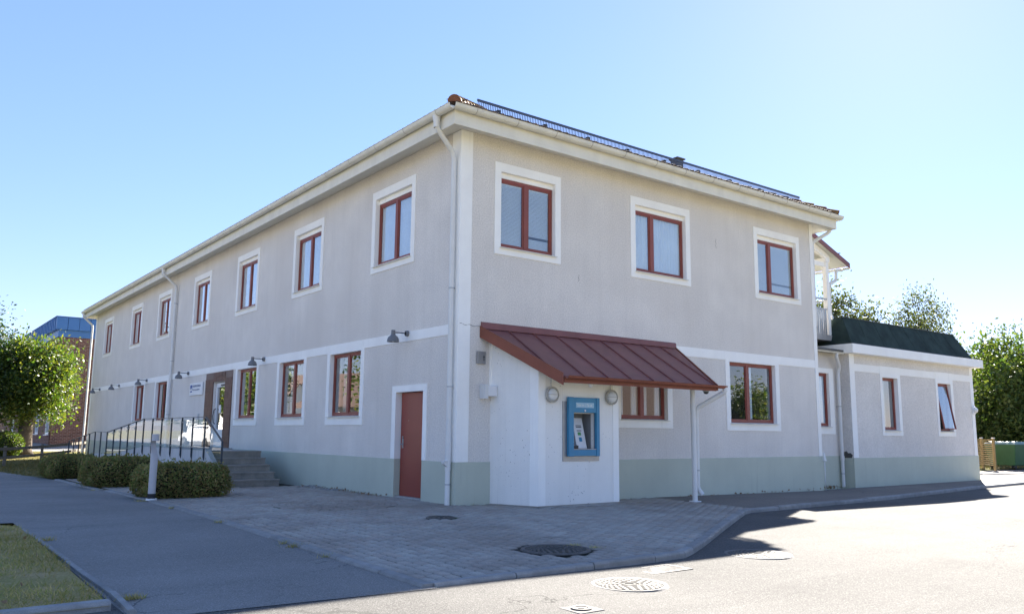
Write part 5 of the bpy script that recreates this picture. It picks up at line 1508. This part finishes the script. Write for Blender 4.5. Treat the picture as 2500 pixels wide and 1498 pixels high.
# ------------------------------------------------------------------ manholes and drains
m_lid = mat('lid_iron', (.085, .08, .072), .8, .2, 9, .2, 60, spec=.2)
def manhole(x, y, r, zoff, label, name='manhole_cover', rings=5):
    z = g(x, y)+zoff
    t_ = thing(name, label, 'manhole cover', (x, y, z))
    MB().lathe((x, y, z), [(r*.9, -.02), (r*.9, .006), (r, .008), (r+.015, -.01)], 40).build('frame', m_iron, t_, auto=True)
    cv = MB()
    pr = [(0, .003), (r*.12, .003), (r*.12, .009), (r*.2, .009), (r*.2, .003)]
    for k in range(rings):
        a = r*(.26+.6*k/rings); b = a+r*.6/rings*.5
        pr += [(a, .003), (a, .009), (b, .009), (b, .003)]
    pr += [(r*.885, .003), (r*.885, -.015)]
    cv.lathe((x, y, z), pr, 40); cvo = cv.build('lid', m_lid, t_)
    st = MB()
    for k in range(rings):
        rr_ = r*(.26+.6*(k+.75)/rings); cnt = 8+5*k
        for j in range(cnt):
            a = 2*math.pi*(j+.3*k)/cnt; c, s_ = math.cos(a), math.sin(a)
            h = r*.6/rings*.30; wd = .017
            pts4 = [(-h, -wd), (h, -wd), (h, wd), (-h, wd)]
            st.hexa([(x+(rr_+u_)*c-v_*s_, y+(rr_+u_)*s_+v_*c, z+.002) for u_, v_ in pts4]+[(x+(rr_+u_)*c-v_*s_, y+(rr_+u_)*s_+v_*c, z+.0092) for u_, v_ in pts4])
    o_ = st.build('studs', m_iron, cvo); o_['kind'] = 'stuff'
    return t_
manhole(-1.89, -5.12, .42, .004, 'large round iron cover set in the pavers near the kerb')
manhole(-1.28, -1.52, .22, .0, 'small rusty cover in the pavers near the building corner', rings=2)
m_iron, m_iron0 = mat('worn_sunlit_iron', (.15, .14, .128), .7, .25, 9, .25, 60, .3, 70, .003, spec=.3), m_iron  # lighter copy for covers in sun: glare on worn iron put into colour
manhole(-2.52, -7.0, .38, road_off(-2.45, 0)+.002, 'large round iron cover in the sunlit road beside the kerb')
manhole(.45, -6.35, .42, ROAD+.002, 'round iron cover at the tip of the roof shadow on the road')
t_ = thing('valve_cover', 'small square valve cover in the sunlit road at the bottom', 'valve cover', (-3.72, -7.62, g(-3.7, -7.6)+road_off(-3.7, 0)))
zc = g(-3.7, -7.6)+road_off(-3.7, 0)+.002
MB().box(-3.86, -3.58, -7.76, -7.48, zc-.03, zc+.002).build('plate', mat('valve_plate', (.19, .18, .165), .85, .2, 8, .2, 60, spec=.15), t_, bevel=.004)
MB().lathe((-3.72, -7.62, zc), [(0, .012), (.03, .012), (.03, .007), (.06, .007), (.06, .012), (.09, .012), (.09, .006)], 24).build('lid', m_iron, t_)
t_ = thing('drain_grate', 'rectangular iron drain grate against the kerb', 'drain grate', (-1.5, -6.5, g(-1.5, -6.5)+road_off(-1.5, 0)))
zc = g(-1.5, -6.5)+road_off(-1.2, 0)
dg_ = MB(); dg_.box(-1.82, -1.18, -6.68, -6.63, zc-.03, zc+.008); dg_.box(-1.82, -1.18, -6.33, -6.28, zc-.03, zc+.008); dg_.box(-1.82, -1.77, -6.63, -6.33, zc-.03, zc+.008); dg_.box(-1.23, -1.18, -6.63, -6.33, zc-.03, zc+.008)
dg_.build('frame', m_iron0, t_)
for k in range(10):
    x = -1.755+k*.053
    MB().box(x, x+.026, -6.628, -6.332, zc-.03, zc+.006).build('bar', m_iron0, t_)
MB().box(-1.77, -1.23, -6.63, -6.33, zc-.06, zc+.0005).build('pit_shade', m_rubber, t_)  # solid dark block, colour stands in for shade between the bars
t_ = manhole(9.3, -7.0, .5, ROAD+.002, 'worn, sun-lightened iron cover in the road at the right edge')

# ------------------------------------------------------------------ what stands across the street (seen in the glass)
def house(label, cx, cy, wx, wy, h, rot, wallm, roofm, roofh=3.0):
    t_ = thing('house', label, 'house', (cx, cy, g(cx, cy)))
    z = g(cx, cy)-.2
    c, s_ = math.cos(rot), math.sin(rot)
    T = lambda u, v, w_: (cx+u*c-v*s_, cy+u*s_+v*c, w_)
    mb = MB(T); mb.box(-wx/2, wx/2, -wy/2, wy/2, z, z+h); mb.build('wall', wallm, t_)
    gb = MB(T); gb.prism([(0, -wy/2, z+h), (0, wy/2, z+h), (0, 0, z+h+roofh-.15)], (-wx/2, 0, 0), (wx/2, 0, 0)); gb.build('gable', wallm, t_)
    rf_ = MB(T)
    for sg2 in (-1, 1):
        rf_.hexa([(-wx/2-.4, sg2*(wy/2+.5), z+h-.2), (wx/2+.4, sg2*(wy/2+.5), z+h-.2), (wx/2+.4, 0, z+h+roofh), (-wx/2-.4, 0, z+h+roofh), (-wx/2-.4, sg2*(wy/2+.5), z+h-.05), (wx/2+.4, sg2*(wy/2+.5), z+h-.05), (wx/2+.4, 0, z+h+roofh+.15), (-wx/2-.4, 0, z+h+roofh+.15)])
    ro2 = rf_.build('roof', roofm, t_)
    ch = MB(T); ch.box(-1.2, -.6, -.9, -.3, z+h+roofh-.8, z+h+roofh+1.1); ch.build('chimney', m_concrete, ro2)
    for k in (-1, 0, 1):
        for sg2 in (-1, 1):
            w = MB(T); w.box(k*wx*.3-.6, k*wx*.3+.6, sg2*(wy/2+.01)-.03, sg2*(wy/2+.01)+.03, z+1.2, z+2.6); wo = w.build('window', m_white, t_)
            MB(T).box(k*wx*.3-.5, k*wx*.3+.5, sg2*(wy/2+.04)-.02, sg2*(wy/2+.04)+.02, z+1.3, z+2.5).build('pane', m_glass, wo)
    return t_
m_rooft = mat('far_roof_tile', (.085, .055, .045), .85, .2, 4)
m_yellow = mat('house_brick', (.22, .20, .175), .8, .05, 2)
house('pale gabled house across the side street, seen only in the glass', -27, 52, 13, 9, 3.4, R(75), mat('house_plaster', (.38, .37, .34), .85), m_rooft)
house('white house farther along the side street, seen only in the glass', -31, 88, 14, 9, 4.2, R(80), m_white, m_rooft, 3.6)
house('pale brick house across the main road, seen only in the windows', 52, -44, 15, 9, 3.6, R(10), m_yellow, m_rooft)
for (x, y, lab) in ((-17, 33, 'lime tree across the path, seen only in the windows'), (-19, 62, 'lime tree by the white house, seen only in the glass'), (-20, 74, 'lime tree before the farther house, seen only in the glass'), (38, -52, 'leafy tree across the main road, left of the house, seen only in the windows'), (60, -38, 'leafy tree beside the pale brick house, seen only in the windows'), (28, -48, 'leafy tree across the main road, nearest, seen only in the windows')):
    tree('lime_tree', lab, (x, y), .3, 2.3, (0, 0, 4.6), (2.8, 2.8, 3.0), 60, 120, .26, m_lime, clump=.6)
def car(cx, cy, rot):
    z = g(cx, cy)+PATH
    t_ = thing('parked_car', 'white hatchback parked along the side street, seen only in the glass', 'car', (cx, cy, z))
    c, s_ = math.cos(rot), math.sin(rot)
    T = lambda u, v, w_: (cx+u*c-v*s_, cy+u*s_+v*c, z+w_)
    side = [(-2.05, .35), (-2.1, .7), (-2.0, .95), (-1.75, 1.38), (-1.2, 1.5), (0, 1.5), (.45, 1.42), (1.15, .98), (1.9, .85), (2.1, .65), (2.1, .35)]
    vs = []
    for yv, k in ((-.85, 1), (-.62, 2), (.62, 2), (.85, 1)):
        for (u, w_) in side:
            vs.append((u*(1 if k == 2 else .99), yv if w_ < 1.0 else yv*.86, w_ if k == 2 else min(w_, w_*.985)))
    K = len(side)
    mb = MB(T); mb.add(vs, [(i*K+j, i*K+j+1, (i+1)*K+j+1, (i+1)*K+j) for i in range(3) for j in range(K-1)]+[tuple(range(K)), tuple(range(4*K-1, 3*K-1, -1)), (0, K, 2*K, 3*K), (K-1, 2*K-1, 3*K-1, 4*K-1)])
    body = mb.build('body', m_white, t_, smooth=False, bevel=.03)
    for sg2 in (-1, 1):
        w = MB(T); w.prism([(-1.6, sg2*.76, .98), (-1.45, sg2*.74, 1.36), (.3, sg2*.74, 1.36), (.85, sg2*.76, .98)], (0, -.03, 0), (0, .03, 0)); w.build('window', m_atmdark, t_)
        for u in (-1.3, 1.3):
            wh = MB(T); wh.lathe((u, sg2*.8-.1, .31), [(0, 0), (.31, 0), (.31, .2), (0, .2)], 20, 'y'); who = wh.build('wheel', m_rubber, t_)
            MB(T).lathe((u, sg2*.8-.11, .31), [(0, 0), (.19, 0), (.19, .22), (0, .22)], 16, 'y').build('rim', m_steel, who)
car(-14.0, 47.5, R(75))
